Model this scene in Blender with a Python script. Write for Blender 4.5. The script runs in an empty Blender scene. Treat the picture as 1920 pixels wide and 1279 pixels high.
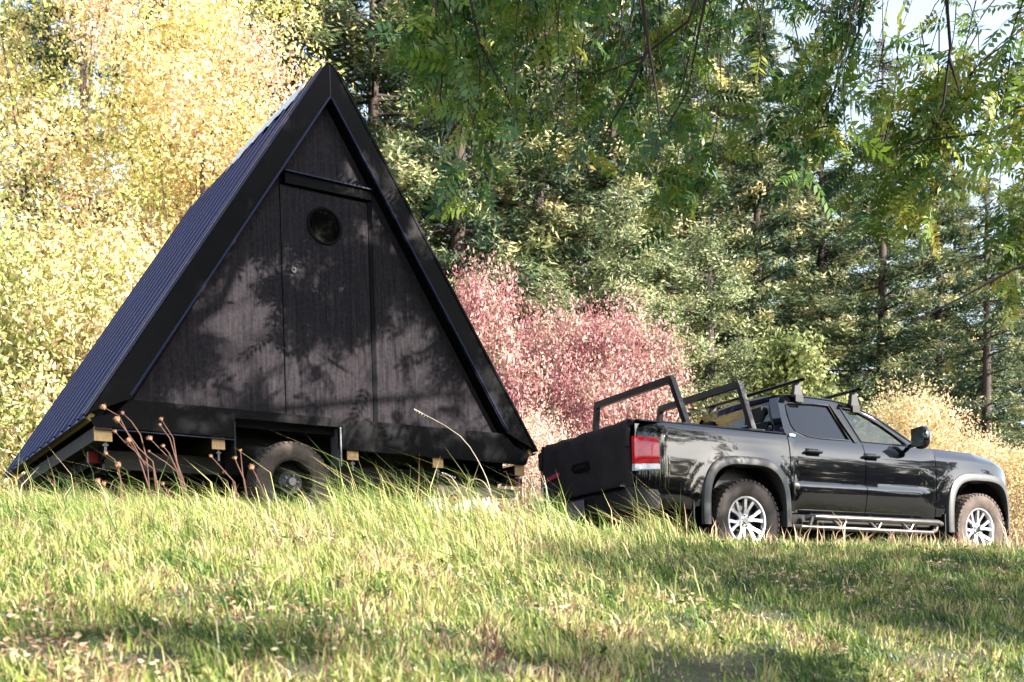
import bpy, bmesh, math, random
import numpy as np
from mathutils import Vector, Matrix, Euler
from mathutils.geometry import tessellate_polygon
random.seed(7)
RNG = np.random.default_rng(11)
R = math.radians
scene = bpy.context.scene
COL = scene.collection

# ------------------------------------------------------------------ camera, sky, sun, exposure
cam_d = bpy.data.cameras.new('camera'); cam = bpy.data.objects.new('camera', cam_d); COL.objects.link(cam)
CAMZ = 1.3
cam.location = (0, 0, CAMZ); cam.rotation_euler = (R(90), 0, 0)
cam_d.sensor_width = 36; cam_d.lens = 37.5; cam_d.shift_y = 0.2741; cam_d.clip_end = 2000; cam_d.clip_start = 0.05
cam_d.dof.use_dof = True; cam_d.dof.focus_distance = 9.5; cam_d.dof.aperture_fstop = 3.2
scene.camera = cam

SUN_AZ, SUN_EL = R(330), R(27)
S = Vector((math.cos(SUN_AZ)*math.cos(SUN_EL), math.sin(SUN_AZ)*math.cos(SUN_EL), math.sin(SUN_EL)))
world = bpy.data.worlds.new('World'); scene.world = world; world.use_nodes = True
wn = world.node_tree; wn.nodes.clear()
sky = wn.nodes.new('ShaderNodeTexSky'); sky.sky_type = 'NISHITA'; sky.sun_disc = False
sky.sun_elevation = SUN_EL; sky.sun_rotation = R(120); sky.air_density = 1.2; sky.dust_density = 1.3; sky.ozone_density = 2.2
bg = wn.nodes.new('ShaderNodeBackground'); bg.inputs[1].default_value = 0.115
wo = wn.nodes.new('ShaderNodeOutputWorld')
hs = wn.nodes.new('ShaderNodeHueSaturation'); hs.inputs['Saturation'].default_value = .62; hs.inputs['Value'].default_value = 1.12
wn.links.new(sky.outputs[0], hs.inputs['Color']); wn.links.new(hs.outputs[0], bg.inputs[0]); wn.links.new(bg.outputs[0], wo.inputs[0])
sun_d = bpy.data.lights.new('sun', 'SUN'); sun_d.energy = 5.0; sun_d.angle = R(0.5); sun_d.color = (1.0, 0.93, 0.84)
sun = bpy.data.objects.new('sun', sun_d); COL.objects.link(sun); sun.rotation_euler = S.to_track_quat('Z', 'Y').to_euler()
sun.location = S*60
scene.view_settings.view_transform = 'Standard'; scene.view_settings.look = 'None'
scene.view_settings.gamma = 1; scene.view_settings.exposure = 1.98
scene.view_settings.use_curve_mapping = False
scene.cycles.max_bounces = 6; scene.cycles.transparent_max_bounces = 16; scene.cycles.diffuse_bounces = 3

# ------------------------------------------------------------------ materials
def new_mat(name):
    m = bpy.data.materials.new(name); m.use_nodes = True
    return m, m.node_tree, m.node_tree.nodes['Principled BSDF']
def pbr(name, col, rough=.5, metal=0, spec=.5, coat=0, trans=0, ior=1.5, noise=0, nscale=20, bump=0, bscale=60, stretch=None, col2=None):
    m, t, b = new_mat(name)
    b.inputs['Base Color'].default_value = (*col, 1); b.inputs['Roughness'].default_value = rough
    b.inputs['Metallic'].default_value = metal; b.inputs['Specular IOR Level'].default_value = spec
    b.inputs['Coat Weight'].default_value = coat; b.inputs['Coat Roughness'].default_value = .03
    b.inputs['Transmission Weight'].default_value = trans; b.inputs['IOR'].default_value = ior
    tc = t.nodes.new('ShaderNodeTexCoord'); mp = t.nodes.new('ShaderNodeMapping')
    t.links.new(tc.outputs['Object'], mp.inputs[0])
    if stretch: mp.inputs['Scale'].default_value = stretch
    if noise:
        n = t.nodes.new('ShaderNodeTexNoise'); n.inputs['Scale'].default_value = nscale; n.inputs['Detail'].default_value = 6
        n.inputs['Roughness'].default_value = .65
        t.links.new(mp.outputs[0], n.inputs['Vector'])
        r = t.nodes.new('ShaderNodeValToRGB'); c2 = col2 or tuple(c*(1-noise) for c in col)
        r.color_ramp.elements[0].position = .32; r.color_ramp.elements[1].position = .68
        r.color_ramp.elements[0].color = (*c2, 1); r.color_ramp.elements[1].color = (*[min(1, c*(1+noise*.6)) for c in col], 1)
        t.links.new(n.outputs[0], r.inputs[0]); t.links.new(r.outputs[0], b.inputs['Base Color'])
        mr = t.nodes.new('ShaderNodeMapRange'); mr.inputs[3].default_value = rough*.85; mr.inputs[4].default_value = min(1, rough*1.15)
        t.links.new(n.outputs[0], mr.inputs[0]); t.links.new(mr.outputs[0], b.inputs['Roughness'])
    if bump:
        n2 = t.nodes.new('ShaderNodeTexNoise'); n2.inputs['Scale'].default_value = bscale; n2.inputs['Detail'].default_value = 5
        t.links.new(mp.outputs[0], n2.inputs['Vector'])
        bp = t.nodes.new('ShaderNodeBump'); bp.inputs['Strength'].default_value = bump; bp.inputs['Distance'].default_value = .01
        t.links.new(n2.outputs[0], bp.inputs['Height']); t.links.new(bp.outputs[0], b.inputs['Normal'])
    return m
def leaf_mat(name, stops, transl=.35, rough=.5, spec=.35):
    m, t, b = new_mat(name)
    at = t.nodes.new('ShaderNodeAttribute'); at.attribute_name = 'tone'
    r = t.nodes.new('ShaderNodeValToRGB'); els = r.color_ramp.elements
    while len(els) < len(stops): els.new(.5)
    for e, (p, c) in zip(els, stops): e.position = p; e.color = (*c, 1)
    t.links.new(at.outputs['Fac'], r.inputs[0]); t.links.new(r.outputs[0], b.inputs['Base Color'])
    b.inputs['Roughness'].default_value = rough; b.inputs['Specular IOR Level'].default_value = spec
    tr = t.nodes.new('ShaderNodeBsdfTranslucent'); t.links.new(r.outputs[0], tr.inputs[0])
    mx = t.nodes.new('ShaderNodeMixShader'); mx.inputs[0].default_value = transl
    out = t.nodes['Material Output']
    t.links.new(b.outputs[0], mx.inputs[1]); t.links.new(tr.outputs[0], mx.inputs[2]); t.links.new(mx.outputs[0], out.inputs[0])
    return m
M = {}
M['paint'] = pbr('black_gloss_paint', (.0022, .0024, .0035), .09, 0, .25, 1.0)
M['flare'] = pbr('dark_grey_flare_plastic', (.032, .032, .035), .42, 0, .5, noise=.25, nscale=9)
M['plastic'] = pbr('black_plastic', (.006, .006, .007), .5, spec=.3, bump=.1, bscale=200)
M['under'] = pbr('dark_underbody', (.004, .004, .0045), .85, spec=.1)
M['rubber'] = pbr('tyre_rubber', (.035, .028, .026), .75, noise=.35, nscale=14, bump=.15, bscale=90, spec=.3)
M['rubber_brown'] = pbr('light_brown_tyre_rubber', (.10, .078, .068), .85, noise=.4, nscale=10, bump=.15, bscale=90, spec=.2)  # lighter brown rubber for the near trailer wheel and front right truck wheel
M['alloy'] = pbr('machined_alloy', (.66, .66, .70), .28, .85)
M['alloy_dark'] = pbr('dark_alloy_pocket', (.03, .03, .035), .4, .4)
M['steel'] = pbr('step_steel', (.13, .12, .11), .36, .8, noise=.2, nscale=8)
M['glass'] = pbr('tinted_glass', (.62, .70, .66), .02, 0, .5, 0, 1.0, 1.45)
M['glass_dark'] = pbr('dark_privacy_glass', (.003, .003, .004), .02, 0, .55, 0)
M['porthole'] = pbr('dark_porthole_glass', (.002, .002, .002), .05, 0, .08)
M['red'] = pbr('red_light_lens', (.55, .012, .02), .12, 0, .5, 1.0, noise=.3, nscale=12)
M['clear'] = pbr('clear_light_lens', (.62, .64, .72), .12, .2, .5, 1.0, noise=.35, nscale=30)
M['pad'] = pbr('black_tailgate_pad_fabric', (.024, .019, .023), .92, bump=.35, bscale=14, spec=.25, noise=.3, nscale=6)
M['logo_red'] = pbr('faded_red_print', (.42, .03, .09), .7)
M['logo_white'] = pbr('white_print', (.6, .6, .62), .6)
M['plate'] = pbr('licence_plate_metal', (.12, .10, .13), .5, noise=.4, nscale=30)
M['seat'] = pbr('dark_seat_cloth', (.02, .02, .022), .9)
M['rack'] = pbr('black_rack_powdercoat', (.012, .012, .014), .38, noise=.2, nscale=30)
M['chrome'] = pbr('chrome', (.8, .8, .82), .12, 1)
# cabin
def siding_mat():
    m, t, b = new_mat('black_stain_shade_tint_plywood')
    tc = t.nodes.new('ShaderNodeTexCoord'); mp = t.nodes.new('ShaderNodeMapping'); mp.inputs['Scale'].default_value = (34, 34, 1.1)
    t.links.new(tc.outputs['Object'], mp.inputs[0])
    n = t.nodes.new('ShaderNodeTexNoise'); n.inputs['Scale'].default_value = 1.6; n.inputs['Detail'].default_value = 8; n.inputs['Roughness'].default_value = .7
    t.links.new(mp.outputs[0], n.inputs['Vector'])
    n3 = t.nodes.new('ShaderNodeTexNoise'); n3.inputs['Scale'].default_value = 38; n3.inputs['Detail'].default_value = 3
    t.links.new(tc.outputs['Object'], n3.inputs['Vector'])
    r = t.nodes.new('ShaderNodeValToRGB'); e = r.color_ramp.elements
    e[0].position = .30; e[0].color = (.0024, .0030, .0062, 1); e[1].position = .87; e[1].color = (.047, .039, .041, 1)  # black stain; dark end tinted with blue shade, bright end with sunlit warmth
    mx = t.nodes.new('ShaderNodeMath'); mx.operation = 'MULTIPLY_ADD'; mx.inputs[1].default_value = .35
    t.links.new(n3.outputs[0], mx.inputs[0]); sc = t.nodes.new('ShaderNodeMath'); sc.operation = 'MULTIPLY'; sc.inputs[1].default_value = .68
    t.links.new(n.outputs[0], sc.inputs[0]); t.links.new(sc.outputs[0], mx.inputs[2])
    t.links.new(mx.outputs[0], r.inputs[0]); t.links.new(r.outputs[0], b.inputs['Base Color'])
    b.inputs['Roughness'].default_value = .75; b.inputs['Specular IOR Level'].default_value = .06
    bp = t.nodes.new('ShaderNodeBump'); bp.inputs['Strength'].default_value = .25; bp.inputs['Distance'].default_value = .004
    t.links.new(n.outputs[0], bp.inputs['Height']); t.links.new(bp.outputs[0], b.inputs['Normal'])
    return m
M['siding'] = siding_mat()
M['fascia'] = pbr('black_painted_fascia', (.0035, .0034, .0042), .5, noise=.35, nscale=5, bump=.06, bscale=40, spec=.06)
M['roofing'] = pbr('blue_black_ribbed_metal', (.013, .018, .078), .40, .0, .30, noise=.2, nscale=3)
M['rooftrim'] = pbr('dark_metal_trim', (.014, .018, .05), .45, 0, .2)
M['underlay'] = pbr('pale_ridge_lining', (.6, .6, .68), .6)
M['rawwood'] = pbr('raw_pine_end', (.56, .36, .18), .8, noise=.25, nscale=25, stretch=(3, 3, 1))
M['shadewood'] = pbr('shade_darkened_joist', (.014, .009, .006), .85, noise=.4, nscale=10)  # raw joist wood with the shade under the floor put into its colour
M['edgewood'] = pbr('yellow_sheathing_edge', (.30, .20, .045), .8, noise=.35, nscale=12)
M['frame'] = pbr('trailer_frame_steel', (.006, .0055, .0055), .7, noise=.3, nscale=8)
M['galv'] = pbr('galvanised_steel', (.20, .20, .21), .5, .7)
M['dullred'] = pbr('dull_red_marker', (.16, .012, .012), .6, spec=.2)
M['tarp'] = pbr('white_plastic_sheet', (.78, .78, .80), .5, bump=.6, bscale=12)
M['palebeam'] = pbr('pale_timber_beam', (.42, .37, .29), .8, noise=.3, nscale=9)
M['bark'] = pbr('bark', (.05, .035, .028), .9, noise=.4, nscale=18, bump=.8, bscale=25, stretch=(1, 1, .25))
M['twig'] = pbr('twig_bark', (.028, .02, .017), .85, spec=.2)
M['paletwig'] = pbr('pale_twig_bark', (.36, .30, .24), .85)
M['weedstem'] = pbr('dry_weed_stem', (.10, .05, .035), .85, noise=.3, nscale=40)
M['weedhead'] = pbr('dry_seed_head', (.22, .115, .065), .9, noise=.5, nscale=60)
def ground_mat():
    m, t, b = new_mat('thatch_and_soil')
    tc = t.nodes.new('ShaderNodeTexCoord')
    n = t.nodes.new('ShaderNodeTexNoise'); n.inputs['Scale'].default_value = 1.3; n.inputs['Detail'].default_value = 10; n.inputs['Roughness'].default_value = .7
    t.links.new(tc.outputs['Object'], n.inputs['Vector'])
    r = t.nodes.new('ShaderNodeValToRGB'); e = r.color_ramp.elements
    e[0].position = .3; e[0].color = (.018, .022, .010, 1); e[1].position = .72; e[1].color = (.13, .10, .055, 1)
    k = e.new(.5); k.color = (.05, .055, .022, 1)
    t.links.new(n.outputs[0], r.inputs[0]); t.links.new(r.outputs[0], b.inputs['Base Color'])
    b.inputs['Roughness'].default_value = .95
    n2 = t.nodes.new('ShaderNodeTexNoise'); n2.inputs['Scale'].default_value = 40; n2.inputs['Detail'].default_value = 5
    t.links.new(tc.outputs['Object'], n2.inputs['Vector'])
    bp = t.nodes.new('ShaderNodeBump'); bp.inputs['Strength'].default_value = .9; bp.inputs['Distance'].default_value = .04
    t.links.new(n2.outputs[0], bp.inputs['Height']); t.links.new(bp.outputs[0], b.inputs['Normal'])
    return m
M['ground'] = ground_mat()
M['grass'] = leaf_mat('green_and_straw_grass', [(0, (.018, .055, .012)), (.3, (.075, .145, .022)), (.52, (.25, .31, .055)), (.72, (.52, .48, .19)), (.88, (.66, .52, .32)), (.95, (.30, .15, .09)), (1, (.14, .07, .05))], .35, .5, .4)
M['straw'] = leaf_mat('tall_straw_grass', [(0, (.05, .13, .03)), (.3, (.16, .26, .05)), (.5, (.42, .42, .12)), (.8, (.62, .54, .28)), (1, (.40, .24, .14))], .3, .5, .4)
M['yellow'] = leaf_mat('yellow_autumn_leaves', [(0, (.09, .13, .03)), (.18, (.26, .33, .07)), (.40, (.60, .53, .16)), (.60, (.74, .62, .32)), (.77, (.64, .38, .24)), (.92, (.76, .66, .50)), (1, (.24, .10, .08))], .4)
M['paleyellow'] = leaf_mat('pale_yellow_leaves', [(0, (.17, .23, .05)), (.3, (.46, .47, .16)), (.6, (.69, .61, .32)), (.85, (.66, .46, .32)), (1, (.42, .22, .15))], .4)
M['fir'] = leaf_mat('fir_needles', [(0, (.014, .030, .024)), (.3, (.045, .082, .050)), (.55, (.09, .13, .055)), (.8, (.25, .27, .11)), (1, (.44, .38, .19))], .15, .55, .3)  # cream end paints sunlit clumps, dark end the shaded depths
M['juniper'] = leaf_mat('grey_green_needles', [(0, (.035, .06, .028)), (.35, (.13, .17, .075)), (.7, (.30, .33, .15)), (1, (.50, .48, .25))], .2)
M['lime'] = leaf_mat('lime_leaves', [(0, (.06, .09, .025)), (.5, (.21, .25, .08)), (1, (.48, .44, .19))], .4)
M['pink'] = leaf_mat('pink_red_leaves', [(0, (.20, .06, .075)), (.25, (.38, .16, .17)), (.5, (.52, .29, .27)), (.75, (.62, .47, .37)), (1, (.56, .52, .32))], .35)
M['cream'] = leaf_mat('cream_twig_leaves', [(0, (.36, .32, .12)), (.4, (.66, .54, .28)), (.75, (.76, .58, .40)), (1, (.58, .30, .22))], .35)
M['drygrowth'] = leaf_mat('dry_undergrowth_stalks', [(0, (.16, .15, .06)), (.4, (.50, .38, .22)), (.8, (.66, .48, .33)), (1, (.36, .16, .10))], .3)
M['locust'] = leaf_mat('pinnate_leaves', [(0, (.016, .060, .030)), (.35, (.050, .125, .022)), (.7, (.17, .25, .028)), (.92, (.30, .31, .05)), (1, (.40, .32, .06))], .38, .42, .5)

# ------------------------------------------------------------------ helpers
def tag(o, label=None, cat=None, group=None, kind=None):
    if label: o['label'] = label
    if cat: o['category'] = cat
    if group: o['group'] = group
    if kind: o['kind'] = kind
    return o
def empty(name, loc, rot=(0, 0, 0), label=None, cat=None, group=None):
    o = bpy.data.objects.new(name, None); o.empty_display_size = .3; COL.objects.link(o)
    o.location = loc; o.rotation_euler = rot
    return tag(o, label, cat, group)
def link(name, me, parent=None):
    o = bpy.data.objects.new(name, me); COL.objects.link(o)
    if parent: o.parent = parent
    return o
def obj(name, bm, mat, parent=None, smooth=False, bevel=0):
    if bevel: bmesh.ops.bevel(bm, geom=[e for e in bm.edges if e.calc_face_angle(0) > .5], offset=bevel, segments=2, profile=.6, affect='EDGES')
    bmesh.ops.recalc_face_normals(bm, faces=bm.faces)
    me = bpy.data.meshes.new(name); bm.to_mesh(me); bm.free()
    for mm in (mat if isinstance(mat, (list, tuple)) else [mat]): me.materials.append(mm)
    if smooth:
        me.polygons.foreach_set('use_smooth', [True]*len(me.polygons)); me.set_sharp_from_angle(angle=R(40))
    return link(name, me, parent)
def B(): return bmesh.new()
def box(bm, x0, x1, y0, y1, z0, z1, mi=0):
    v = [bm.verts.new((x, y, z)) for x in (x0, x1) for y in (y0, y1) for z in (z0, z1)]
    for f in ((0, 1, 3, 2), (4, 6, 7, 5), (0, 4, 5, 1), (2, 3, 7, 6), (0, 2, 6, 4), (1, 5, 7, 3)):
        bm.faces.new([v[i] for i in f]).material_index = mi
    return v
def hull8(bm, pts):
    v = [bm.verts.new(p) for p in pts]
    for f in ((0, 1, 3, 2), (4, 6, 7, 5), (0, 4, 5, 1), (2, 3, 7, 6), (0, 2, 6, 4), (1, 5, 7, 3)): bm.faces.new([v[i] for i in f])
def tube(bm, pts, rad, n=8, caps=True, sq=False):
    pts = [Vector(p) for p in pts]; rings = []
    rs = rad if isinstance(rad, (list, tuple)) else [rad]*len(pts)
    up0 = Vector((0, 0, 1))
    for i, p in enumerate(pts):
        d = (pts[min(i+1, len(pts)-1)]-pts[max(i-1, 0)]).normalized()
        a = up0 if abs(d.z) < .9 else Vector((1, 0, 0))
        u = d.cross(a).normalized(); w = d.cross(u)
        ph = math.pi/4 if sq else 0
        rings.append([bm.verts.new(p+(u*math.cos(2*math.pi*k/n+ph)+w*math.sin(2*math.pi*k/n+ph))*rs[i]) for k in range(n)])
    for a, b in zip(rings, rings[1:]):
        for k in range(n): bm.faces.new((a[k], a[(k+1) % n], b[(k+1) % n], b[k]))
    if caps: bm.faces.new(rings[0]); bm.faces.new(rings[-1][::-1])
def prism(bm, poly, f, d0, d1, holes=()):
    """poly (list of 2D) with holes, extruded: f(a,b,d) -> 3D"""
    loops = [poly]+list(holes); flat = [p for l in loops for p in l]
    tris = tessellate_polygon([[Vector((a, b, 0)) for a, b in l] for l in loops])
    A = [bm.verts.new(f(a, b, d0)) for a, b in flat]; C = [bm.verts.new(f(a, b, d1)) for a, b in flat]
    for t in tris:
        try: bm.faces.new([A[i] for i in t]); bm.faces.new([C[i] for i in reversed(t)])
        except ValueError: pass
    k = 0
    for l in loops:
        n = len(l)
        for i in range(n):
            a, b = k+i, k+(i+1) % n
            bm.faces.new((A[a], A[b], C[b], C[a]))
        k += n
def grid(bm, P, closed=False):
    """P[i][j] points -> quads"""
    V = [[bm.verts.new(p) for p in row] for row in P]
    for i in range(len(V)-1):
        for j in range(len(V[0])-1): bm.faces.new((V[i][j], V[i+1][j], V[i+1][j+1], V[i][j+1]))
    return V
def lathe(bm, prof, n, axis='y'):
    """prof list of (r, y) closed ring around the local y axis"""
    rings = []
    for k in range(n):
        a = 2*math.pi*k/n
        rings.append([bm.verts.new((r*math.cos(a), y, r*math.sin(a))) for r, y in prof])
    for k in range(n):
        a, b = rings[k], rings[(k+1) % n]
        for j in range(len(prof)-1): bm.faces.new((a[j], b[j], b[j+1], a[j+1]))
def np_mesh(name, verts, faces_idx, sizes, tone, mat, smooth=False):
    me = bpy.data.meshes.new(name)
    sizes = np.asarray(sizes, np.int32); nf = len(sizes)
    me.vertices.add(len(verts)); me.vertices.foreach_set('co', np.asarray(verts, np.float32).ravel())
    me.loops.add(int(sizes.sum())); me.loops.foreach_set('vertex_index', np.asarray(faces_idx, np.int32).ravel())
    me.polygons.add(nf); st = np.zeros(nf, np.int32); st[1:] = np.cumsum(sizes)[:-1]
    me.polygons.foreach_set('loop_start', st)
    try: me.polygons.foreach_set('loop_total', sizes)
    except Exception: pass
    me.update(calc_edges=True)
    if tone is not None:
        at = me.attributes.new('tone', 'FLOAT', 'FACE'); at.data.foreach_set('value', np.clip(np.asarray(tone, np.float32), 0, 1))
    me.materials.append(mat)
    return me
def unit(a): return a/np.maximum(np.linalg.norm(a, axis=-1, keepdims=True), 1e-9)
def leaf_mesh(name, C, D, N, length, width, tone, mat):
    """one diamond leaf per row: centre C, long axis D, facing N"""
    n = len(C); D = unit(D); W = unit(np.cross(D, N)); L = np.broadcast_to(np.asarray(length), (n,))[:, None]; w = np.broadcast_to(np.asarray(width), (n,))[:, None]
    V = np.stack([C-D*L*.5, C+W*w*.5-D*L*.05, C+D*L*.5, C-W*w*.5-D*L*.05], 1).reshape(-1, 3)
    return np_mesh(name, V, np.arange(4*n), np.full(n, 4), tone, mat)
def rand_dir(n, zb=0.):
    v = RNG.normal(size=(n, 3)); v[:, 2] += zb
    return unit(v)

# ------------------------------------------------------------------ ground
def terrain(x, y):
    x = np.asarray(x, float); y = np.asarray(y, float)
    s = np.clip(x/np.maximum(y, 3.), -.62, .62)
    px = 960+2000*s
    dc = np.interp(px, [0, 300, 600, 1000, 1195, 1500, 1920], [7.3, 7.6, 8.0, 8.3, 8.6, 9.3, 10.3])
    yc = np.interp(px, [0, 300, 600, 850, 1000, 1195, 1400, 1920], [962, 966, 970, 988, 1002, 1012, 1024, 1030])
    zc = CAMZ+(1166-yc)/2000*dc
    t = y/dc; Z0 = -.45; k = np.clip((zc-CAMZ)/(zc-Z0), .1, .9)
    a = 2-k; tt = np.clip(t, 0, 1)
    zf = Z0+(zc-Z0)*(a*tt+(k-1)*tt*tt)
    zf = np.where(t < 0, Z0+zc*a*t/(1+1.2*np.abs(t)), zf)
    zp = np.interp(x, [-14, -6, -2, 1.2, 2.2, 5, 14], [2.5, 2.35, 2.19, 1.86, 1.835, 1.885, 1.9])
    slope = (yc-1166)/-2000
    q = np.clip((t-1)/.16, 0, 1); q = q*q*(3-2*q)
    zb = zc*(1-q)+zp*q
    z = np.where(t <= 1, zf, zb)
    z = z+.018*np.sin(x*3.1+y*1.7)*np.cos(y*2.3-x*.8)*np.clip(y/3, 0, 1)*np.clip((60-y)/40, 0, 1)
    far = np.clip((y-14)/60, 0, 1)
    return z+far*far*6*np.clip((10-x)/20, 0, 1)
def gz(x, y): return float(terrain(x, y))
xs = np.concatenate([np.linspace(-160, -16, 16), np.linspace(-15, 15, 151), np.linspace(16, 160, 16)])
ys = np.concatenate([np.linspace(-120, -6, 12), np.linspace(-5, 18, 170), np.linspace(19, 200, 30)])
X, Y = np.meshgrid(xs, ys, indexing='ij'); Z = terrain(X, Y)
V = np.stack([X, Y, Z], -1).reshape(-1, 3); ny = len(ys)
I, J = np.meshgrid(np.arange(len(xs)-1), np.arange(ny-1), indexing='ij'); I = I.ravel(); J = J.ravel()
F = np.stack([I*ny+J, (I+1)*ny+J, (I+1)*ny+J+1, I*ny+J+1], 1)
me = np_mesh('ground', V, F, np.full(len(F), 4), None, M['ground']); me.polygons.foreach_set('use_smooth', [True]*len(me.polygons))
tag(link('ground', me), kind='structure')
# low frequency patch value for grass colour
def patch(x, y, f=1.0, o=0.):
    return (np.sin(x*1.3*f+o)*np.cos(y*1.7*f-o)+np.sin((x+y)*2.9*f+1+o)*.6+np.sin((x-y*1.6)*5.1*f+2+o)*.4)/2

def blades(name, x, y, h, w, lean, tone, mat, z=None, curl=.5):
    """bent blades: quad + tip triangle; lean (n,2) horizontal tip offset relative to height"""
    n = len(x); z0 = terrain(x, y)-.01 if z is None else z
    P = np.stack([x, y, z0], 1); a = RNG.uniform(0, math.pi, n)
    side = np.stack([np.cos(a), np.sin(a)*.5, np.zeros(n)], 1)*(w*.5)[:, None]
    L = np.stack([lean[:, 0], lean[:, 1], np.zeros(n)], 1)
    up = np.array([0, 0, 1.])
    m1 = P+up*(h*.55)[:, None]+L*(h*.25)[:, None]
    tip = P+up*(h*(1-.18*np.abs(lean).sum(1)))[:, None]+L*(h*(.25+curl))[:, None]
    V = np.stack([P-side, P+side, m1+side*.8, m1-side*.8, tip], 1).reshape(-1, 3)
    b = (np.arange(n)*5)[:, None]
    F = np.concatenate([b+np.array([0, 1, 2, 3]), b+np.array([3, 2, 4])], 1).ravel()
    me = np_mesh(name, V, F, np.tile([4, 3], n), np.repeat(tone, 2), mat)
    return me
def in_view(x, y, m=.04): return (np.abs(x/np.maximum(y, .1)) < .48+m)
# short grass over the whole slope
def field(n, y0, y1, p=1.):
    y = y0+(y1-y0)*RNG.random(n)**p; x = (RNG.random(n)*2-1)*(y*.53)
    return x, y
x, y = field(300000, 2.9, 11.5, 1.15)
px = 960+2000*x/y
right = np.clip((px-1050)/250, 0, 1)
h = (RNG.gamma(4, .0125, len(x))*(1.15-.40*right)+.012)*np.clip(.55+y*.07, .6, 1.1)
pt = patch(x, y); pt2 = patch(x, y, 2.1, 1.7)
tone = .49+.18*pt+.16*pt2-.14*right+RNG.normal(0, .17, len(x))
dead = RNG.random(len(x)) < .16+.25*(pt2 > .4)-.08*right; tone = np.where(dead, RNG.uniform(.75, 1, len(x)), tone)
bare = (patch(x, y, 1.6, 4.2) > .55) & (RNG.random(len(x)) < .85) & (px < 1500)
cid = (np.floor((x+RNG.normal(0, .02, len(x)))/.13).astype(int)*7349+np.floor((y+RNG.normal(0, .03, len(x)))/.19).astype(int)*9151) % 4096
tuft = RNG.random(4096); tuft2 = RNG.random(4096)
tone = tone+(tuft[cid]-.5)*.60; h = h*(.55+1.0*tuft2[cid]**1.5)
brown = np.zeros(len(x), bool)
for bx_, by_, bs in ((650, 1175, 60), (820, 1190, 50), (90, 1230, 110), (270, 1245, 90), (1330, 1262, 110), (980, 1255, 70), (560, 1262, 90), (1440, 1160, 40), (360, 1120, 60), (1780, 1240, 60), (440, 1090, 40)):
    py = 1166-(terrain(x, y)-CAMZ)/y*2000
    brown |= ((px-bx_)/(bs*1.3))**2+((py-by_)/(bs*.36))**2 < RNG.random(len(x))*1.6
tone = np.where(brown, RNG.uniform(.86, 1.0, len(x)), tone); h = np.where(brown, h*.4, h)
k = ~bare & ~(brown & (RNG.random(len(x)) < .65))
lean = np.stack([RNG.normal(-.25, .5, len(x))+(tuft[cid]-.5)*1.0, RNG.normal(0, .5, len(x))], 1)
tag(link('grass', blades('grass', x[k], y[k], h[k], RNG.uniform(.004, .008, len(x))[k], lean[k], tone[k], M['grass'])), 'short mixed green and straw grass covering the slope', 'grass', kind='stuff')
# matted low broad-leaf litter near the camera
x, y = field(30000, 2.9, 7.5, 1.0); n = len(x)
keep = patch(x, y, 1.6, 4.2) > .25
x, y = x[keep], y[keep]; n = len(x)
C = np.stack([x, y, terrain(x, y)+RNG.uniform(.0, .05, n)], 1)
tag(link('leaf_litter', leaf_mesh('leaf_litter', C, rand_dir(n)*[1, 1, .3], rand_dir(n, 1), RNG.uniform(.015, .040, n), RNG.uniform(.008, .018, n), RNG.uniform(.84, 1, n), M['grass'])), 'brown and tan dead leaves between the grass', 'leaf litter', kind='stuff')
# tall meadow grass leaning left, near the crest and down the left
def tall(n, rng):
    xx = []; yy = []; hh = []
    for (cx, cy, sx, sy, cnt, hm) in rng:
        a = RNG.normal(cx, sx, cnt); b = RNG.normal(cy, sy, cnt); xx.append(a); yy.append(b); hh.append(RNG.gamma(6, hm/6, cnt))
    return map(np.concatenate, (xx, yy, hh))
def P2(px, d): return (px-960)/2000*d
spots = [(P2(80, 7.0), 7.0, .7, .5, 1500, .13), (P2(300, 7.2), 7.2, .7, .5, 1700, .12), (P2(500, 7.4), 7.4, .5, .5, 1200, .09), (P2(700, 7.7), 7.7, .35, .30, 1000, .20),
         (P2(760, 7.2), 7.2, .5, .5, 1500, .15), (P2(900, 7.5), 7.5, .5, .5, 1400, .12), (P2(1000, 6.6), 6.6, .6, .6, 1000, .12), (P2(1040, 8.3), 8.3, .08, .2, 260, .27), (P2(690, 7.3), 7.3, .14, .15, 70, .28), (P2(740, 7.5), 7.5, .2, .15, 150, .28), (P2(150, 7.1), 7.1, .7, .3, 140, .28), (P2(400, 7.3), 7.3, .5, .3, 160, .24), (P2(880, 7.6), 7.6, .45, .3, 200, .27), (P2(960, 7.4), 7.4, .4, .4, 500, .2), (P2(670, 7.6), 7.6, .12, .12, 35, .34), (P2(820, 7.5), 7.5, .22, .2, 120, .32), (P2(700, 6.9), 6.9, .35, .3, 220, .24), (P2(1230, 8.7), 8.7, .14, .15, 120, .30), (P2(930, 7.2), 7.2, .3, .3, 300, .28), (P2(330, 6.6), 6.6, .8, .5, 500, .17), (P2(800, 6.4), 6.4, .7, .5, 600, .18),
         (P2(1260, 8.6), 8.6, .10, .2, 170, .22), (P2(1180, 8.4), 8.4, .25, .3, 300, .11), (P2(200, 6.2), 6.2, .8, .5, 1000, .11), (P2(600, 6.3), 6.3, .8, .5, 1000, .11), (P2(120, 4.6), 4.6, .6, .6, 700, .10), (P2(660, 4.4), 4.4, .6, .6, 700, .10), (P2(1040, 5.2), 5.2, .5, .5, 600, .11)]
x, y, h = tall(0, spots)
pxx = 960+2000*x/y; kk = ~((pxx > 462) & (pxx < 632) & (h > .10) & (y > 6.9)); x, y, h = x[kk], y[kk], h[kk]; n = len(x)
tone = .46+.22*patch(x, y, .8, 2.)+RNG.normal(0, .25, n)
tone = np.where((x > P2(1000, 8.3)) & (x < P2(1110, 8.3)) & (y > 7.9), RNG.uniform(0, .3, n), tone)
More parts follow.
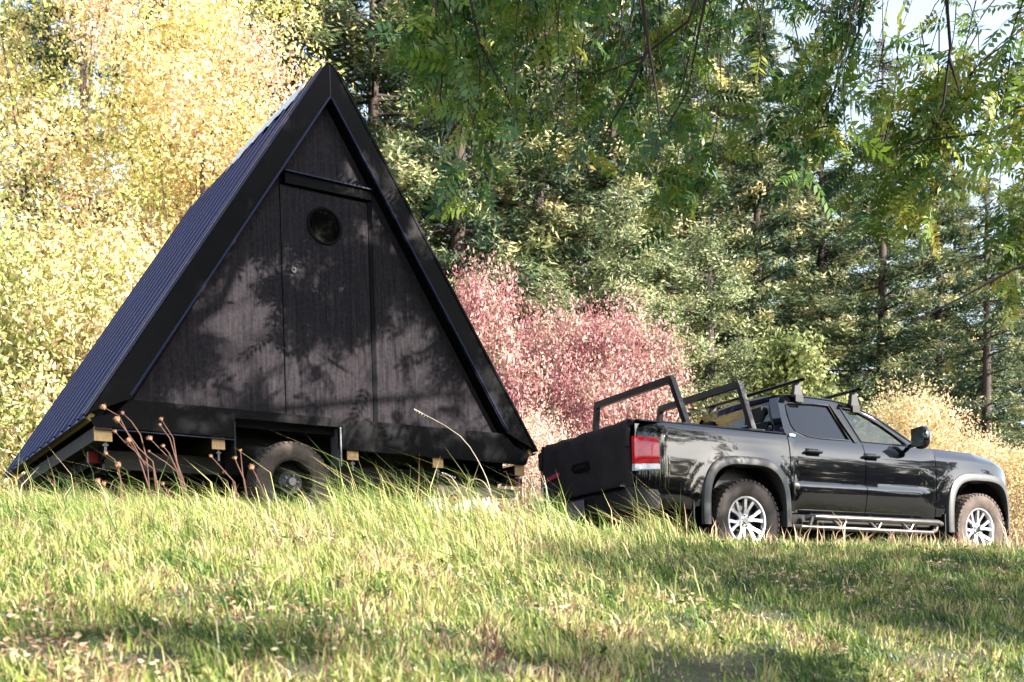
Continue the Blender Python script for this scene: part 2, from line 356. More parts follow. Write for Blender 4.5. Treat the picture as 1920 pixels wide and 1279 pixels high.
lean = np.stack([RNG.normal(-.55, .32, n), RNG.normal(-.05, .3, n)], 1)
tag(link('meadow_grass', blades('meadow_grass', x, y, h, RNG.uniform(.004, .009, n), lean, tone, M['straw'], curl=.9)), 'tall pale straw and green grass leaning left along the crest', 'tall grass', kind='stuff')
# broad-leaved rosettes scattered low in the grass
nr_ = 170; xr, yr_ = field(nr_, 3.0, 8.5, 1.0); q = np.repeat(np.arange(nr_), 9); a = RNG.uniform(0, 2*np.pi, len(q)); rr_ = RNG.uniform(.02, .06, len(q))
X_, Y_ = xr[q]+np.cos(a)*rr_, yr_[q]+np.sin(a)*rr_
C = np.stack([X_, Y_, terrain(X_, Y_)+RNG.uniform(.015, .07, len(q))], 1)
tag(link('broadleaf_weeds', leaf_mesh('broadleaf_weeds', C, np.stack([np.cos(a), np.sin(a), RNG.uniform(-.1, .7, len(q))], 1), rand_dir(len(q), 2.), RNG.uniform(.03, .06, len(q)), RNG.uniform(.012, .024, len(q)), RNG.uniform(.1, .5, len(q)), M['grass'])), 'broad-leaved green weeds low among the grass', 'weeds', kind='stuff')
# grass and dry undergrowth on the shelf behind
x = RNG.uniform(-9, 13, 30000); y = RNG.uniform(8.6, 19, 30000); k = (np.abs(x/y) < .62); x, y = x[k], y[k]; n = len(x)
h = RNG.gamma(4, .03, n)+np.where(y > 14.2, RNG.uniform(0, .5, n), 0)
tag(link('shelf_grass', blades('shelf_grass', x, y, h, RNG.uniform(.008, .016, n), RNG.normal(0, .4, (n, 2)), RNG.uniform(.3, 1, n), M['drygrowth'])), 'dry grass on the level ground around the vehicles', 'dry grass', kind='stuff')

# ------------------------------------------------------------------ A-frame cabin on its trailer
T = empty('cabin_trailer', (-1.5675, 9.6614, 1.731+CAMZ), (-.0164, -.0239, .6034),
          'black A-frame cabin with a round window standing on a single-axle trailer', 'cabin')
HW, HH, LEN = 2.165, 3.375, 3.61
SL = HH/HW; nrm = math.hypot(1, SL)
fz = lambda v0: (lambda a, b, d: (a, d, b))
# fascia boards (outer triangle minus inner), front face v=0
iw, ih, ib = 1.83, 3.0, .115
for s in (-1, 1):
    bm = B()
    topc = (0, HH-.13)
    poly = [(s*HW, -.03), (s*.075, HH-.125), (s*.03, HH-.075), (0, HH-.065), (0, ih), (s*iw, ib)]
    prism(bm, poly, lambda a, b, d: (a, d, b), -.022, .016)
    obj('fascia_board', bm, M['fascia'], T, bevel=.004)
    # soffit return between fascia and siding
    bm = B(); prism(bm, [(s*(HW-.03), -.02), (s*.02, HH-.16), (s*.0, HH-.2), (s*0, ih+.0), (s*(iw+.0), ib)], lambda a, b, d: (a, d, b), .018, .098)
    obj('rake_frame', bm, M['fascia'], T)
    bm = B(); tube(bm, [(s*(iw+.012), -.026, ib+.02), (s*.012, -.026, ih+.005)], .009, 6); obj('trim_bead', bm, M['rooftrim'], T)
bm = B(); box(bm, -.004, .004, -.026, -.0225, ih, HH-.08); obj('fascia_joint', bm, M['plastic'], T)
# siding panels
def inner_z(u): return ih-abs(u)*(ih-ib)/iw
SV0, SV1 = .09, .11
def pan(name, poly, v0=SV0, v1=SV1, mat='siding', holes=(), label=None, bevel=0):
    bm = B(); prism(bm, poly, lambda a, b, d: (a, d, b), v0, v1, holes); return tag(obj(name, bm, M[mat], T, bevel=bevel), label)
cr = lambda u, z, r, n=28: [(u+r*math.cos(2*math.pi*k/n), z+r*math.sin(2*math.pi*k/n)) for k in range(n)]
pan('siding_panel', [(-1.80, .118), (-.472, .118), (-.472, inner_z(.472)-.004)])
pan('siding_panel', [(.445, .118), (1.80, .118), (.445, inner_z(.445)-.004)])
pan('siding_panel', [(-.445, 2.292), (.43, 2.292), (0.0, 2.985)])
PU, PZ, PR = -.045, 1.87, .150
pan('door', [(-.464, .118), (.395, .118), (.395, 2.165), (-.464, 2.165)], SV0-.006, SV1, holes=[cr(PU, PZ, PR)])
# dark backing behind the seams
pan('backing', [(-1.82, .117), (1.82, .117), (0, 2.99)], .135, .15, 'fascia', holes=[cr(PU, PZ, PR)])
pan('drip_bar', [(-.425, 2.178), (.425, 2.19), (.425, 2.275), (-.425, 2.28)], .055, .0845, 'fascia', bevel=.004)
pan('drip_cap', [(-.43, 2.279), (.43, 2.277), (.43, 2.289), (-.43, 2.291)], .03, .0845, 'rooftrim')
pan('batten', [(.399, .118), (.441, .118), (.441, 2.176), (.399, 2.176)], .078, .112, 'under')
# threshold strips
for k in range(4): pan('threshold_bolt', [(-.40+.19*k, .098), (-.31+.19*k, .098), (-.31+.19*k, .112), (-.40+.19*k, .112)], .03, .08, 'weedstem')
# round window
bm = B(); lathe(bm, [(.150, -.012), (.168, -.014), (.172, 0), (.15, .015), (.150, -.012)], 40)
w = obj('round_window', bm, M['under'], T, smooth=True); w.location = (PU, .085, PZ)
bm = B(); lathe(bm, [(.0005, 0), (.151, 0), (.151, .008), (.0005, .008)], 40); obj('pane', bm, M['porthole'], w)
bm = B(); lathe(bm, [(.010, 0), (.028, 0), (.028, .02), (.010, .02)], 16); k = obj('door_latch', bm, M['plastic'], T); k.location = (-.36, .07, 1.42)
# skirt with wheel cut-out
WZ = .03
sk = [(-HW+.02, -.05), (-HW+.045, -.135), (-.960, -.150), (-.960, .03), (.008, .03), (.008, -.165), (HW-.07, -.19), (HW-.02, -.07), (iw+.11, ib), (-iw-.11, ib)]
pan('skirt_board', [(-HW+.02, -.06), (-HW+.05, -.125), (-.960, -.135), (-.960, ib-.001), (-iw-.01, ib-.001), (-iw-.11, -.0), ], .019, .045, 'fascia')
pan('skirt_board', [(.008, -.165), (HW-.08, -.185), (HW-.03, -.07), (iw+.11, 0), (iw+.01, ib-.001), (.008, ib-.001)], .019, .045, 'fascia')
pan('skirt_board', [(-.958, .035), (.006, .035), (.006, ib-.002), (-.958, ib-.002)], .019, .045, 'fascia')
pan('skirt_lip', [(-HW+.05, -.137), (-.97, -.147), (-.97, -.155), (-HW+.06, -.146)], .015, .05, 'rooftrim')
pan('wheel_well_flange', [(.010, .03), (.022, .03), (.022, -.32), (.010, -.32)], -.004, .2, 'galv')
pan('wheel_well_flange', [(-.962, .0), (-.974, .0), (-.974, -.30), (-.962, -.30)], .012, .3, 'frame')
# roof slabs and ribbed metal sheets, both slopes
for s in (-1, 1):
    # slope frame: along a from eave up to ridge (metres), normal n
    L0 = math.hypot(HW, HH)
    def RP(a, v, h, s=s):      # a: 0 eave .. L0 ridge ; h: height off the slope plane
        return Vector((s*(HW-a*HW/L0)+s*h*HH/L0, v, -.02+a*HH/L0+h*HW/L0))
    bm = B()
    hull8(bm, [RP(a, v, h) for a in (0.02, L0-.16) for v in (.02, LEN-.03) for h in (-.10, -.012)]); obj('roof_deck', bm, M['under'], T)
    np_ = 4; pw = (LEN-.04)/np_
    for k in range(np_):
        v0 = .03+k*pw; bm = B(); prof = []
        nr = 3
        for r in range(nr):
            c = v0+(r+.5)*pw/nr
            prof += [(c-pw/nr/2+.004, 0), (c-.034, 0), (c-.018, .026), (c+.018, .026), (c+.034, 0), (c+.0, 0)][:5]
            prof += [(c+.09, 0), (c+.10, .004), (c+.11, 0)]
        prof.append((v0+pw-.003, 0))
        prof.sort(key=lambda q: q[0])
        rows = []
        top = L0-.13-(.10 if k > 1 else .0)
        for a in np.linspace(-.05, top, 3): rows.append([RP(a, v, h) for v, h in prof])
        grid(bm, rows)
        under = []
        for a in (-.05, top): under.append([RP(a, v, -.008) for v, h in (prof[0], prof[-1])])
        grid(bm, under)
        p = obj('roof_panel', bm, M['roofing'], T); p.data.set_sharp_from_angle(angle=R(30)) if False else None
    # edge trim along the rake
    bm = B(); hull8(bm, [RP(a, v, h) for a in (-.04, L0-.12) for v in (-.030, .040) for h in (.004, .026)]); obj('rake_trim', bm, M['rooftrim'] if s < 0 else M['fascia'], T, bevel=.006)
    bm = B(); hull8(bm, [RP(a, v, h) for a in (-.06, -.045) for v in (.0, LEN) for h in (-.026, .004)]); obj('eave_trim', bm, M['plastic'], T)
    bm = B(); hull8(bm, [RP(a, v, h) for a in (-.0455, .02) for v in (.03, LEN-.05) for h in (-.055, -.014)]); obj('sheathing_edge', bm, M['edgewood'], T)
    bm = B(); hull8(bm, [RP(a, v, h) for a in (-.03, .0) for v in (.5, LEN-.05) for h in (-.17, -.14)]); obj('eave_board', bm, M['edgewood'], T)
    # ridge lining laid over the last sheets
    bm = B()
    n = 26; rows = []
    for i in range(n+1):
        v = .30+(1.75 if s < 0 else LEN-.30)*i/n
        rows.append([RP(L0-.36+.03*math.sin(i*2.1)+.02*math.sin(i*5.3), v, .027+.010*abs(math.sin(i*3))), RP(L0-.115, v, .027+.012*abs(math.sin(i*4.1)))])
    grid(bm, rows); o = obj('ridge_lining', bm, M['underlay'] if s < 0 else M['fascia'], T)
    sm = o.modifiers.new('thick', 'SOLIDIFY'); sm.thickness = .004
# ridge cap
bm = B(); rows = []
for v in (-.028, LEN):
    rows.append([(-.17, v, HH-.275), (-.085, v, HH-.135), (-.03, v, HH-.065), (0, v, HH-.055), (.03, v, HH-.065), (.085, v, HH-.135), (.17, v, HH-.275)])
grid(bm, rows); o = obj('ridge_cap', bm, M['fascia'], T); sm = o.modifiers.new('thick', 'SOLIDIFY'); sm.thickness = .006
# back wall, floor deck, joists; deck and joists coloured dark for the shade below
pan('back_wall', [(-2.0, .0), (2.0, .0), (0, HH-.2)], LEN-.12, LEN-.09, 'fascia')
bm = B(); box(bm, -2.02, 2.02, .12, LEN-.13, -.02, .10); obj('floor_deck', bm, M['under'], T)
for u, z in ((-2.03, -.178), (-1.10, -.180), (.160, -.193), (1.067, -.211), (2.03, -.236)):
    bm = B(); wd = .16 if u < -2 else .054
    box(bm, u-wd*.5-(.0 if wd < .1 else .0), u+.054, .07, LEN-.2, z-.054, z+.054); j = obj('joist', bm, M['shadewood'], T)
    bm = B(); box(bm, u-(wd*.5+.002 if u < -2 else .056), u+.056, .055, .07, z-.056, z+.056); obj('joist_end', bm, M['rawwood'], j)
    bm = B(); tube(bm, [(u+.01, .09, z-.056), (u+.01, .09, z-.15)], .011, 8); tube(bm, [(u+.01, .09, z-.075), (u+.01, .09, z-.09)], .024, 6); obj('levelling_bolt', bm, M['galv'], j)
for v in (.42, LEN-.55):
    bm = B(); box(bm, -1.95, 2.0, v, v+.08, -.40, -.245); obj('frame_rail', bm, M['frame'], T)
for u_ in (-1.99, 1.97):
    bm = B(); box(bm, u_, u_+.02, .3, LEN-.2, -.34, -.022); obj('end_shade_sheet', bm, M['under'], T)  # added dark sheets hiding the bright shrubs behind the floor
pan('rear_shade_sheet', [(-1.95, -.62), (1.95, -.66), (2.0, -.02), (-2.0, -.02)], LEN-.2, LEN-.18, 'under')  # added dark sheet standing in for the black shade under the cabin
for u in (-1.9, -1.2, .35, 1.2, 1.9):
    bm = B(); box(bm, u, u+.07, .505, LEN-.555, -.37, -.30); obj('cross_member', bm, M['frame'], T)
bm = B(); box(bm, -.95, 0, .10, .13, -.34, .02); obj('wheel_well_panel', bm, M['under'], T) if False else bm.free()
bm = B(); box(bm, -.95, .0, .34, .36, -.40, .02); obj('well_shade_sheet', bm, M['under'], T)  # dark sheet painting the shade inside the wheel cut-out
bm = B(); hull8(bm, [(u, v, z) for u in (1.20, 2.13) for v in (.30, .38) for z in (-.485, -.40)]); o = obj('tongue_beam', bm, M['palebeam'], T)
bm = B(); box(bm, 2.132, 2.15, .31, .37, -.475, -.41); obj('beam_cap', bm, M['logo_white'], o)
bm = B(); box(bm, 1.95, 2.13, .16, .28, -.375, -.30); obj('side_marker_bracket', bm, M['rack'], T)
for u in (2.04, 2.09):
    bm = B(); box(bm, u-.015, u+.015, .15, .16, -.36, -.31); obj('side_marker', bm, M['red'], T)
bm = B(); box(bm, -2.07, -1.97, .45, .50, -.35, -.26); obj('tail_light', bm, M['dullred'], T)
bm = B(); box(bm, -1.72, -1.5, .5, .55, -.36, -.26); obj('tail_light', bm, M['dullred'], T)

# wheel builder: axis along local y, outer face towards -y
def make_wheel(parent, loc, r, w, rim_r, style, flip=1, tyremat='rubber'):
    W = empty('wheel', loc); W.parent = parent; W.scale = (1, flip, 1)
    bm = B(); ri = rim_r+.012
    prof = [(ri, -w*.40), (ri+.015, -w*.46), (ri+(r-ri)*.45, -w*.52), (r-.035, -w*.49), (r-.012, -w*.43), (r-.008, -w*.30), (r-.008, w*.30), (r-.012, w*.43), (r-.035, w*.49), (ri+.02, w*.5), (ri, w*.4), (ri, -w*.40)]
    lathe(bm, prof, 56)
    # raised tread blocks
    nb = 44
    for k in range(nb):
        for row, (ya, yb) in enumerate(((-.50, -.31), (-.27, -.05), (-.01, .2), (.24, .48))):
            a0 = 2*math.pi*(k+(.5 if row % 2 else 0))/nb; a1 = a0+2*math.pi/nb*.68
            q = []
            for a in (a0, a1):
                for yy in (ya, yb):
                    e = abs(yy) > .45
                    for rr in (r-.03 if e else r-.012, r-.010 if e else r):
                        q.append((rr*math.cos(a), yy*w, rr*math.sin(a)))
            hull8(bm, q)
    # raised sidewall ring
    obj('tyre', bm, M[tyremat], W, smooth=True)
    rim = empty('rim', (0, 0, 0)); rim.parent = W
    bm = B()
    yo = -w*.38
    if style == 'alloy':
        lathe(bm, [(rim_r-.014, yo+.03), (rim_r-.004, yo-.008), (rim_r+.012, yo-.010), (rim_r+.014, yo+.02), (rim_r-.014, yo+.03)], 56)
        def sp(a, r0, r1, w0, w1, y0, y1, th):
            c, s_ = math.cos(a), math.sin(a)
            q = []
            for rr, ww, yy in ((r0, w0, y0), (r1, w1, y1)):
                for sg in (-1, 1):
                    for t in (0, th): q.append((rr*c-sg*ww*s_, yy+t, rr*s_+sg*ww*c))
            hull8(bm, q)
        for k in range(6):
            a = 2*math.pi*k/6+.26
            c, s_ = math.cos(a), math.sin(a)
            sp(a, .04, .106, .026, .028, yo+.030, yo+.022, .03)
            for sg in (-1, 1):
                # each arm leaves the hub together and spreads towards the lip
                q = []
                for rr, off, ww, yy in ((.098, sg*.013, .014, yo+.024), (rim_r-.004, sg*.054, .018, yo+.006)):
                    for e in (-1, 1):
                        o_ = off+e*ww
                        for t in (0, .03): q.append((rr*c-o_*s_, yy+t, rr*s_+o_*c))
                hull8(bm, q)
        lathe(bm, [(.001, yo+.018), (.055, yo+.018), (.066, yo+.03), (.066, yo+.06), (.001, yo+.06)], 24)
        obj('spokes', bm, M['alloy'], rim, smooth=True)
        bm = B(); lathe(bm, [(.001, yo+.006), (.026, yo+.006), (.032, yo+.012), (.032, yo+.02), (.001, yo+.02)], 24); obj('centre_cap', bm, M['chrome'], rim, smooth=True)
        bm = B()
        for k in range(6):
            a = 2*math.pi*k/6+.78
            tube(bm, [(.048*math.cos(a), yo+.03, .048*math.sin(a)), (.048*math.cos(a), yo+.008, .048*math.sin(a))], .008, 6)
        obj('wheel_nuts', bm, M['alloy_dark'], rim)
        bm = B(); lathe(bm, [(rim_r-.006, yo+.02), (rim_r-.02, w*.2), (.02, w*.22), (.001, w*.2), (.001, yo+.075), (rim_r-.03, yo+.09)], 40); obj('barrel', bm, M['alloy_dark'], rim, smooth=True)
    else:
        lathe(bm, [(rim_r-.012, yo+.04), (rim_r-.004, yo), (rim_r+.012, yo-.004), (rim_r+.014, yo+.02), (rim_r-.01, yo+.12), (rim_r*.72, yo+.09), (rim_r*.55, yo+.05), (rim_r*.40, yo+.055), (rim_r*.36, yo+.05), (.001, yo+.05)], 48)
        obj('steel_disc', bm, M['rack'], rim, smooth=True)
        bm = B(); lathe(bm, [(.001, yo), (.036, yo), (.042, yo+.02), (.042, yo+.055)], 20); obj('hub_cap', bm, M['galv'], rim, smooth=True)
        bm = B()
        for k in range(5):
            a = 2*math.pi*k/5
            tube(bm, [(.062*math.cos(a), yo+.05, .062*math.sin(a)), (.062*math.cos(a), yo+.02, .062*math.sin(a))], .010, 6)
        obj('wheel_nuts', bm, M['galv'], rim)
        bm = B()
        for k in range(8):
            a = 2*math.pi*(k+.5)/8
            tube(bm, [(.135*math.cos(a), yo+.062, .135*math.sin(a)), (.135*math.cos(a), yo+.09, .135*math.sin(a))], .017, 10)
        obj('vent_holes', bm, M['under'], rim)
    return W
make_wheel(T, (-.415, .20, -.470), .362, .25, .195, 'steel', tyremat='rubber_brown').scale = (1, 1, 1)
make_wheel(T, (-.415, LEN-.30, -.470), .362, .25, .195, 'steel', -1)
bm = B(); tube(bm, [(-.415, .25, -.47), (-.415, LEN-.35, -.47)], .035, 8); obj('axle', bm, M['frame'], T)

# crumpled white sheet on the ground beside the cabin trailer
def crumple(name, loc, sx, sy, sz, n, label, seed):
    rg = np.random.default_rng(seed); bm = B(); P = []
    for i in range(n):
        row = []
        for j in range(n):
            a, b = i/(n-1)-.5, j/(n-1)-.5
            row.append((a*sx, b*sy+.02*rg.normal()*0, sz*(abs(math.sin(i*1.9+seed)*math.cos(j*2.3))*(1-abs(2*a))**.4+rg.uniform(0, .25))))
        P.append(row)
    grid(bm, P); o = obj(name, bm, M['tarp'], None, smooth=False); o.location = loc; o.rotation_euler = (0, 0, .45)
    s = o.modifiers.new('thick', 'SOLIDIFY'); s.thickness = .004
    return tag(o, label, 'plastic sheet')
yy = 8.55; xx = P2(885, yy)
crumple('plastic_sheet', (xx, yy, CAMZ+(1166-984)/2000*yy), .42, .3, .22, 14, 'crumpled white plastic sheet lying in the grass below the right end of the cabin', 3)
xx = P2(808, yy)
crumple('plastic_scrap', (xx, yy, CAMZ+(1166-972)/2000*yy), .15, .2, .19, 8, 'small scrap of white plastic in the grass left of the larger white sheet', 5)

# ------------------------------------------------------------------ pickup truck (x forward, y left, z up, origin on the ground under its middle)
K = empty('pickup_truck', (3.1484, 11.3861, .5561+CAMZ), (-.0198, -.0176, .5059),
          'black double-cab pickup truck with a rack over its bed and a padded tailgate', 'pickup truck')
WB = 1.6175
PZs = [.40, .47, .52, .60, .70, .752, .762, .785, .81, .90, 1.0, 1.08, 1.15, 1.20]
PYs = [.835, .868, .885, .905, .921, .923, .903, .897, .899, .908, .912, .905, .885, .862]
BZs = [.40, .47, .60, .75, .90, 1.02, 1.10, 1.16, 1.21, 1.24]
BYs = [.84, .868, .895, .908, .914, .910, .902, .890, .872, .850]
def zE(x): return float(np.interp(x, [.78, 1.0, 1.6, 1.9, 2.1, 2.25, 2.33], [1.205, 1.215, 1.205, 1.175, 1.13, 1.05, .98]))
def yE(x): return float(np.interp(x, [.78, 1.6, 1.9, 2.1, 2.25, 2.33], [.845, .825, .795, .74, .67, .61]))
def arch(x, xc, rx=.475, rz=.525):
    d = abs(x-xc)/rx
    return .385+rz*(1-d**3.4)**(1/3.4) if d < 1 else 0
def bodyy(x, z):
    door = float(np.interp(z, PZs, PYs)); bed = float(np.interp(z, BZs, BYs))
    if x < -1.0: y = bed
    elif x < .70: y = door
    else:
        f = min(1, (x-.70)/.22); y = door*(1-f)+bed*f
    for xc in (-WB, WB):
        d = math.hypot(x-xc, (z-.385)*.95)
        y += .022*math.exp(-((d-.52)/.13)**2)*(1 if z > .4 else 0)
    if x < -2.50: y -= .10*((-2.50-x)/.27)**2
    if x > 1.85: y -= .30*((x-1.85)/.55)**2.2
    return y
def side_panel(name, x0, x1, zlo, zhi, sgn, nx=40, nz=26, mat='paint', off=0, top=None):
    P = []
    for i in range(nx+1):
        x = x0+(x1-x0)*i/nx; a, b = zlo(x), zhi(x); row = []
        if b < a+.01: b = a+.01
        zs = [a+(b-a)*j/nz for j in range(nz+1)]
        pts = []
        for z in zs:
            y = bodyy(x, z)
            if top:
                q = max(0, min(1, (z-(b-.11))/.11)); y = y*(1-q*q)+top(x)*q*q
            pts.append((x, sgn*-1*(y+off), z))
        pts = [(x, sgn*-1*(abs(pts[0][1])-.03), pts[0][2]+.004)]+pts+[(x, sgn*-1*(abs(pts[-1][1])-.03), pts[-1][2]-.002)]
        P.append(pts)
    P = [[(p[0]+.001, p[1]*.965, p[2]) for p in P[0]]]+P+[[(p[0]-.001, p[1]*.965, p[2]) for p in P[-1]]]
    bm = B(); grid(bm, P)
    return obj(name, bm, M[mat], K, smooth=True)
def xcols(f): return f
for sg in (1, -1):     # 1 = right side (towards the camera), -1 = left
    side_panel('bed_side', -2.76, -1.075, lambda x: max(.50 if x > -2.2 else .47, arch(x, -WB)), lambda x: float(np.interp(x, [-2.76, -1.07], [1.235, 1.215])), sg, nx=110)
    rd = side_panel('rear_door', -1.062, -.072, lambda x: max(.475, arch(x, -WB, .52, .56)), lambda x: 1.198, sg, nx=40)
    fd = side_panel('front_door', -.062, .945, lambda x: .475, lambda x: float(np.interp(x, [-.06, .945], [1.198, 1.208])), sg, nx=40)
    side_panel('front_fender', .955, 2.33, lambda x: max(.50 if x < 2.0 else .56, arch(x, WB)), lambda x: zE(x), sg, nx=100, top=yE)
    Y = -sg
    bm = B(); prism(bm, [(-1.04, .385), (.92, .385), (.92, .468), (-1.04, .468)], lambda a, b, d: (a, d*Y, b), .80, .865); obj('sill', bm, M['plastic'], K, bevel=.01)
    for d, hx in ((rd, -.78), (fd, .0)):
        bm = B(); yo = bodyy(hx, 1.06)
        tube(bm, [(hx-.10, Y*(yo-.005), 1.062), (hx-.085, Y*(yo+.035), 1.064), (hx, Y*(yo+.042), 1.065), (hx+.085, Y*(yo+.035), 1.064), (hx+.10, Y*(yo-.005), 1.062)], [.010, .016, .016, .016, .010], 8)
        h_ = obj('door_handle', bm, M['paint'], d, smooth=True)
        bm = B(); P = [[(hx-.085+.17*i/6, Y*(bodyy(hx, 1.06+j*.012)+.003), 1.062+j*.012) for j in (-3, 0, 3)] for i in range(7)]; grid(bm, P); obj('handle_recess', bm, M['under'], d)
    # flares
    for xc in (-WB, WB):
        bm = B(); P = []; n = 46
        for i in range(n+1):
            th = R(-8)+(R(196))*i/n; c, s_ = math.cos(th), math.sin(th); row = []
            for fr, yy in ((0, .80), (0, .930), (.12, .951), (.55, .953), (.9, .938), (1, .905)):
                rx = .445+.085*fr; rz = .50+.095*fr; e = 2/3.4
                px_ = math.copysign(abs(c)**e, c)*rx; pz_ = math.copysign(abs(s_)**e, s_)*rz if s_ > 0 else s_*.35
                yv = yy
                xx_ = xc+px_
                if xx_ > 1.9: yv -= .20*((xx_-1.9)/.45)**2
                row.append((xx_, Y*yv, .385+pz_))
            P.append(row)
        grid(bm, P); obj('wheel_arch_flare', bm, M['flare'], K, smooth=True)
        bm = B(); P = []
        for i in range(21):
            th = R(-12)+R(204)*i/20
            P.append([(xc+.455*math.cos(th), Y*yy, .385+.515*math.sin(th)) for yy in (.905, .55, .54)])
        P2_ = [[p[2] for p in P]]; grid(bm, P); bm.faces.new([bm.verts.new(p[2]) for p in P]); obj('wheel_liner', bm, M['under'], K)
    # step rail
    bm = B(); yr = .985
    tube(bm, [(-.90, Y*(yr-.07), .43), (-.86, Y*yr, .432), (.86, Y*yr, .424), (.93, Y*(yr-.02), .415), (.945, Y*(yr-.10), .405)], .031, 10)
    tube(bm, [(-1.08, Y*(yr-.06), .345), (-1.03, Y*yr, .335), (.76, Y*yr, .318), (.84, Y*(yr-.01), .345), (.88, Y*(yr-.03), .40)], .024, 10)
    for xa in (-.50, -.02, .44):
        tube(bm, [(xa-.13, Y*yr, .425), (xa, Y*yr, .328), (xa+.07, Y*yr, .42)], .016, 8)
    tube(bm, [(-.88, Y*yr, .43), (-.92, Y*yr, .34)], .02, 8)
    for xa in (-.7, .1, .7): tube(bm, [(xa, Y*yr, .42), (xa, Y*.70, .46)], .02, 6)
    obj('step_rail', bm, M['steel'], K, smooth=True)
    # greenhouse side with real openings
    yg = lambda z: .858-(max(z-1.19, 0))*.50-(max(z-1.19, 0)**2)*.08
    outer = [(-1.055, 1.19), (-1.045, 1.30), (-1.0, 1.47), (-.955, 1.60), (-.91, 1.655), (-.80, 1.672), (-.5, 1.683), (-.2, 1.675), (.0, 1.645), (.15, 1.60), (.30, 1.535), (.42, 1.465), (.55, 1.375), (.68, 1.28), (.80, 1.20)]
    wr = [(-.905, 1.275), (-.925, 1.34), (-.91, 1.46), (-.875, 1.56), (-.845, 1.583), (-.5, 1.604), (-.285, 1.602), (-.215, 1.222), (-.60, 1.215), (-.78, 1.228)]
    wf = [(-.055, 1.222), (-.125, 1.595), (-.02, 1.592), (.08, 1.570), (.22, 1.507), (.36, 1.425), (.50, 1.325), (.615, 1.222)]
    bm = B(); prism(bm, outer, lambda a, b, d: (a, Y*(yg(b)-d), b), 0, .045, holes=[wr, wf]); obj('cab_side', bm, M['paint'], K, bevel=0)
    for nm, poly, mt in (('rear_side_window', wr, 'glass_dark'), ('front_side_window', wf, 'glass')):
        bm = B(); prism(bm, poly, lambda a, b, d: (a, Y*(yg(b)-d), b), .012, .016); obj(nm, bm, M[mt], K)
    bm = B(); cl = wr+[wr[0]]; tube(bm, [(a, Y*(yg(b)+.001), b) for a, b in cl], .008, 6, False); tube(bm, [(a, Y*(yg(b)+.001), b) for a, b in wf+[wf[0]]], .008, 6, False); obj('window_seal', bm, M['plastic'], K)
    bm = B(); tube(bm, [(-.255, Y*(yg(1.60)+.002), 1.61), (-.14, Y*(yg(1.2)+.004), 1.20)], .022, 4); obj('pillar_trim', bm, M['plastic'], K)
    # drip rail along the roof edge
    bm = B(); tube(bm, [(a, Y*(yg(b)+.002), b-.004) for a, b in outer[4:]], .012, 8); obj('roof_rail', bm, M['paint'], K, smooth=True)
    # mirror
    bm = B(); P = []
    for i in range(9):
        t = i/8; th = math.pi*t; row = []
        for j in range(16):
            a = 2*math.pi*j/16; ca, sa = math.cos(a), math.sin(a); e = .75
            row.append((.60-.06*math.cos(th)*1.0, Y*(1.03+math.copysign(abs(ca)**e, ca)*.095*math.sin(th)**.45), 1.275+math.copysign(abs(sa)**e, sa)*.118*math.sin(th)**.45))
        P.append(row+[row[0]])
    grid(bm, P); bmesh.ops.remove_doubles(bm, verts=bm.verts, dist=.0005); mr = obj('wing_mirror', bm, M['paint'], K, smooth=True)
    bm = B(); P = [[(.536, Y*(1.03+.075*a), 1.275+.095*b) for b in (-1, 1)] for a in (-1, 1)]; grid(bm, P); obj('mirror_glass', bm, M['chrome'], mr)
    bm = B(); tube(bm, [(.62, Y*.86, 1.215), (.60, Y*.95, 1.215), (.60, Y*1.0, 1.20)], .022, 8); obj('mirror_arm', bm, M['plastic'], mr)
    # tail light
    bm = B(); P = []; 
    xs_ = np.linspace(-2.60, -2.765, 16)
    zt = lambda x: 1.085+.02*((-2.60-x)/.15); zb_ = .795
    def tl(z0, z1, nm, mt):
        bm = B(); P = []
        for x in xs_: P.append([(x, Y*(bodyy(x, z)+.014-(.012 if i in (0, 6) else 0)), z) for i, z in enumerate(np.linspace(z0(x), z1(x), 7))])
        ye = bodyy(-2.765, .95)+.008
        P.append([(-2.795, Y*(ye-.012), z) for z in np.linspace(z0(-2.75), z1(-2.75), 7)])
        P.append([(-2.802, Y*(ye-.045), z) for z in np.linspace(z0(-2.75), z1(-2.75), 7)])
        P.append([(-2.790, Y*(.765), z) for z in np.linspace(z0(-2.75)+.01, z1(-2.75)-.01, 7)])
        P = [[(-2.598, Y*(bodyy(-2.6, .95)-.03), z) for z in np.linspace(z0(-2.6), z1(-2.6), 7)]]+P
        grid(bm, P); return obj(nm, bm, M[mt], K, smooth=True)
    tlo = tl(lambda x: .862, lambda x: zt(x), 'tail_light', 'red')
    c_ = tl(lambda x: .800, lambda x: .860, 'reverse_lens', 'clear'); c_.parent = tlo
    # bed corner post and inner bed wall
    bm = B(); box(bm, -2.775, -2.70, min(Y*.745, Y*.795), max(Y*.745, Y*.795), .50, 1.225); obj('bed_corner_post', bm, M['paint'], K, bevel=.015)
    bm = B(); box(bm, -2.74, -1.11, min(Y*.70, Y*.73), max(Y*.70, Y*.73), .60, 1.215); obj('bed_inner_wall', bm, M['plastic'], K)
    bm = B(); P = [[(x, Y*y, z) for y, z in ((.70, 1.216), (.705, 1.240), (.75, 1.252), (.835, 1.25), (.857, 1.232))] for x in (-2.765, -2.2, -1.6, -1.08)]; grid(bm, P); obj('bed_rail_cap', bm, M['plastic'], K, smooth=True)
    # rear bumper corner, mud flap, head light
    bm = B(); P = []
    for z, o_ in ((.44, -.03), (.46, 0), (.58, .006), (.63, 0), (.66, -.035)):
        P.append([(x, Y*(y+o_*(1 if y > .5 else 0)), z) for x, y in ((-2.585, .88), (-2.68, .88), (-2.76, .86), (-2.83, .80), (-2.86-o_, .68), (-2.88-o_, .30))])
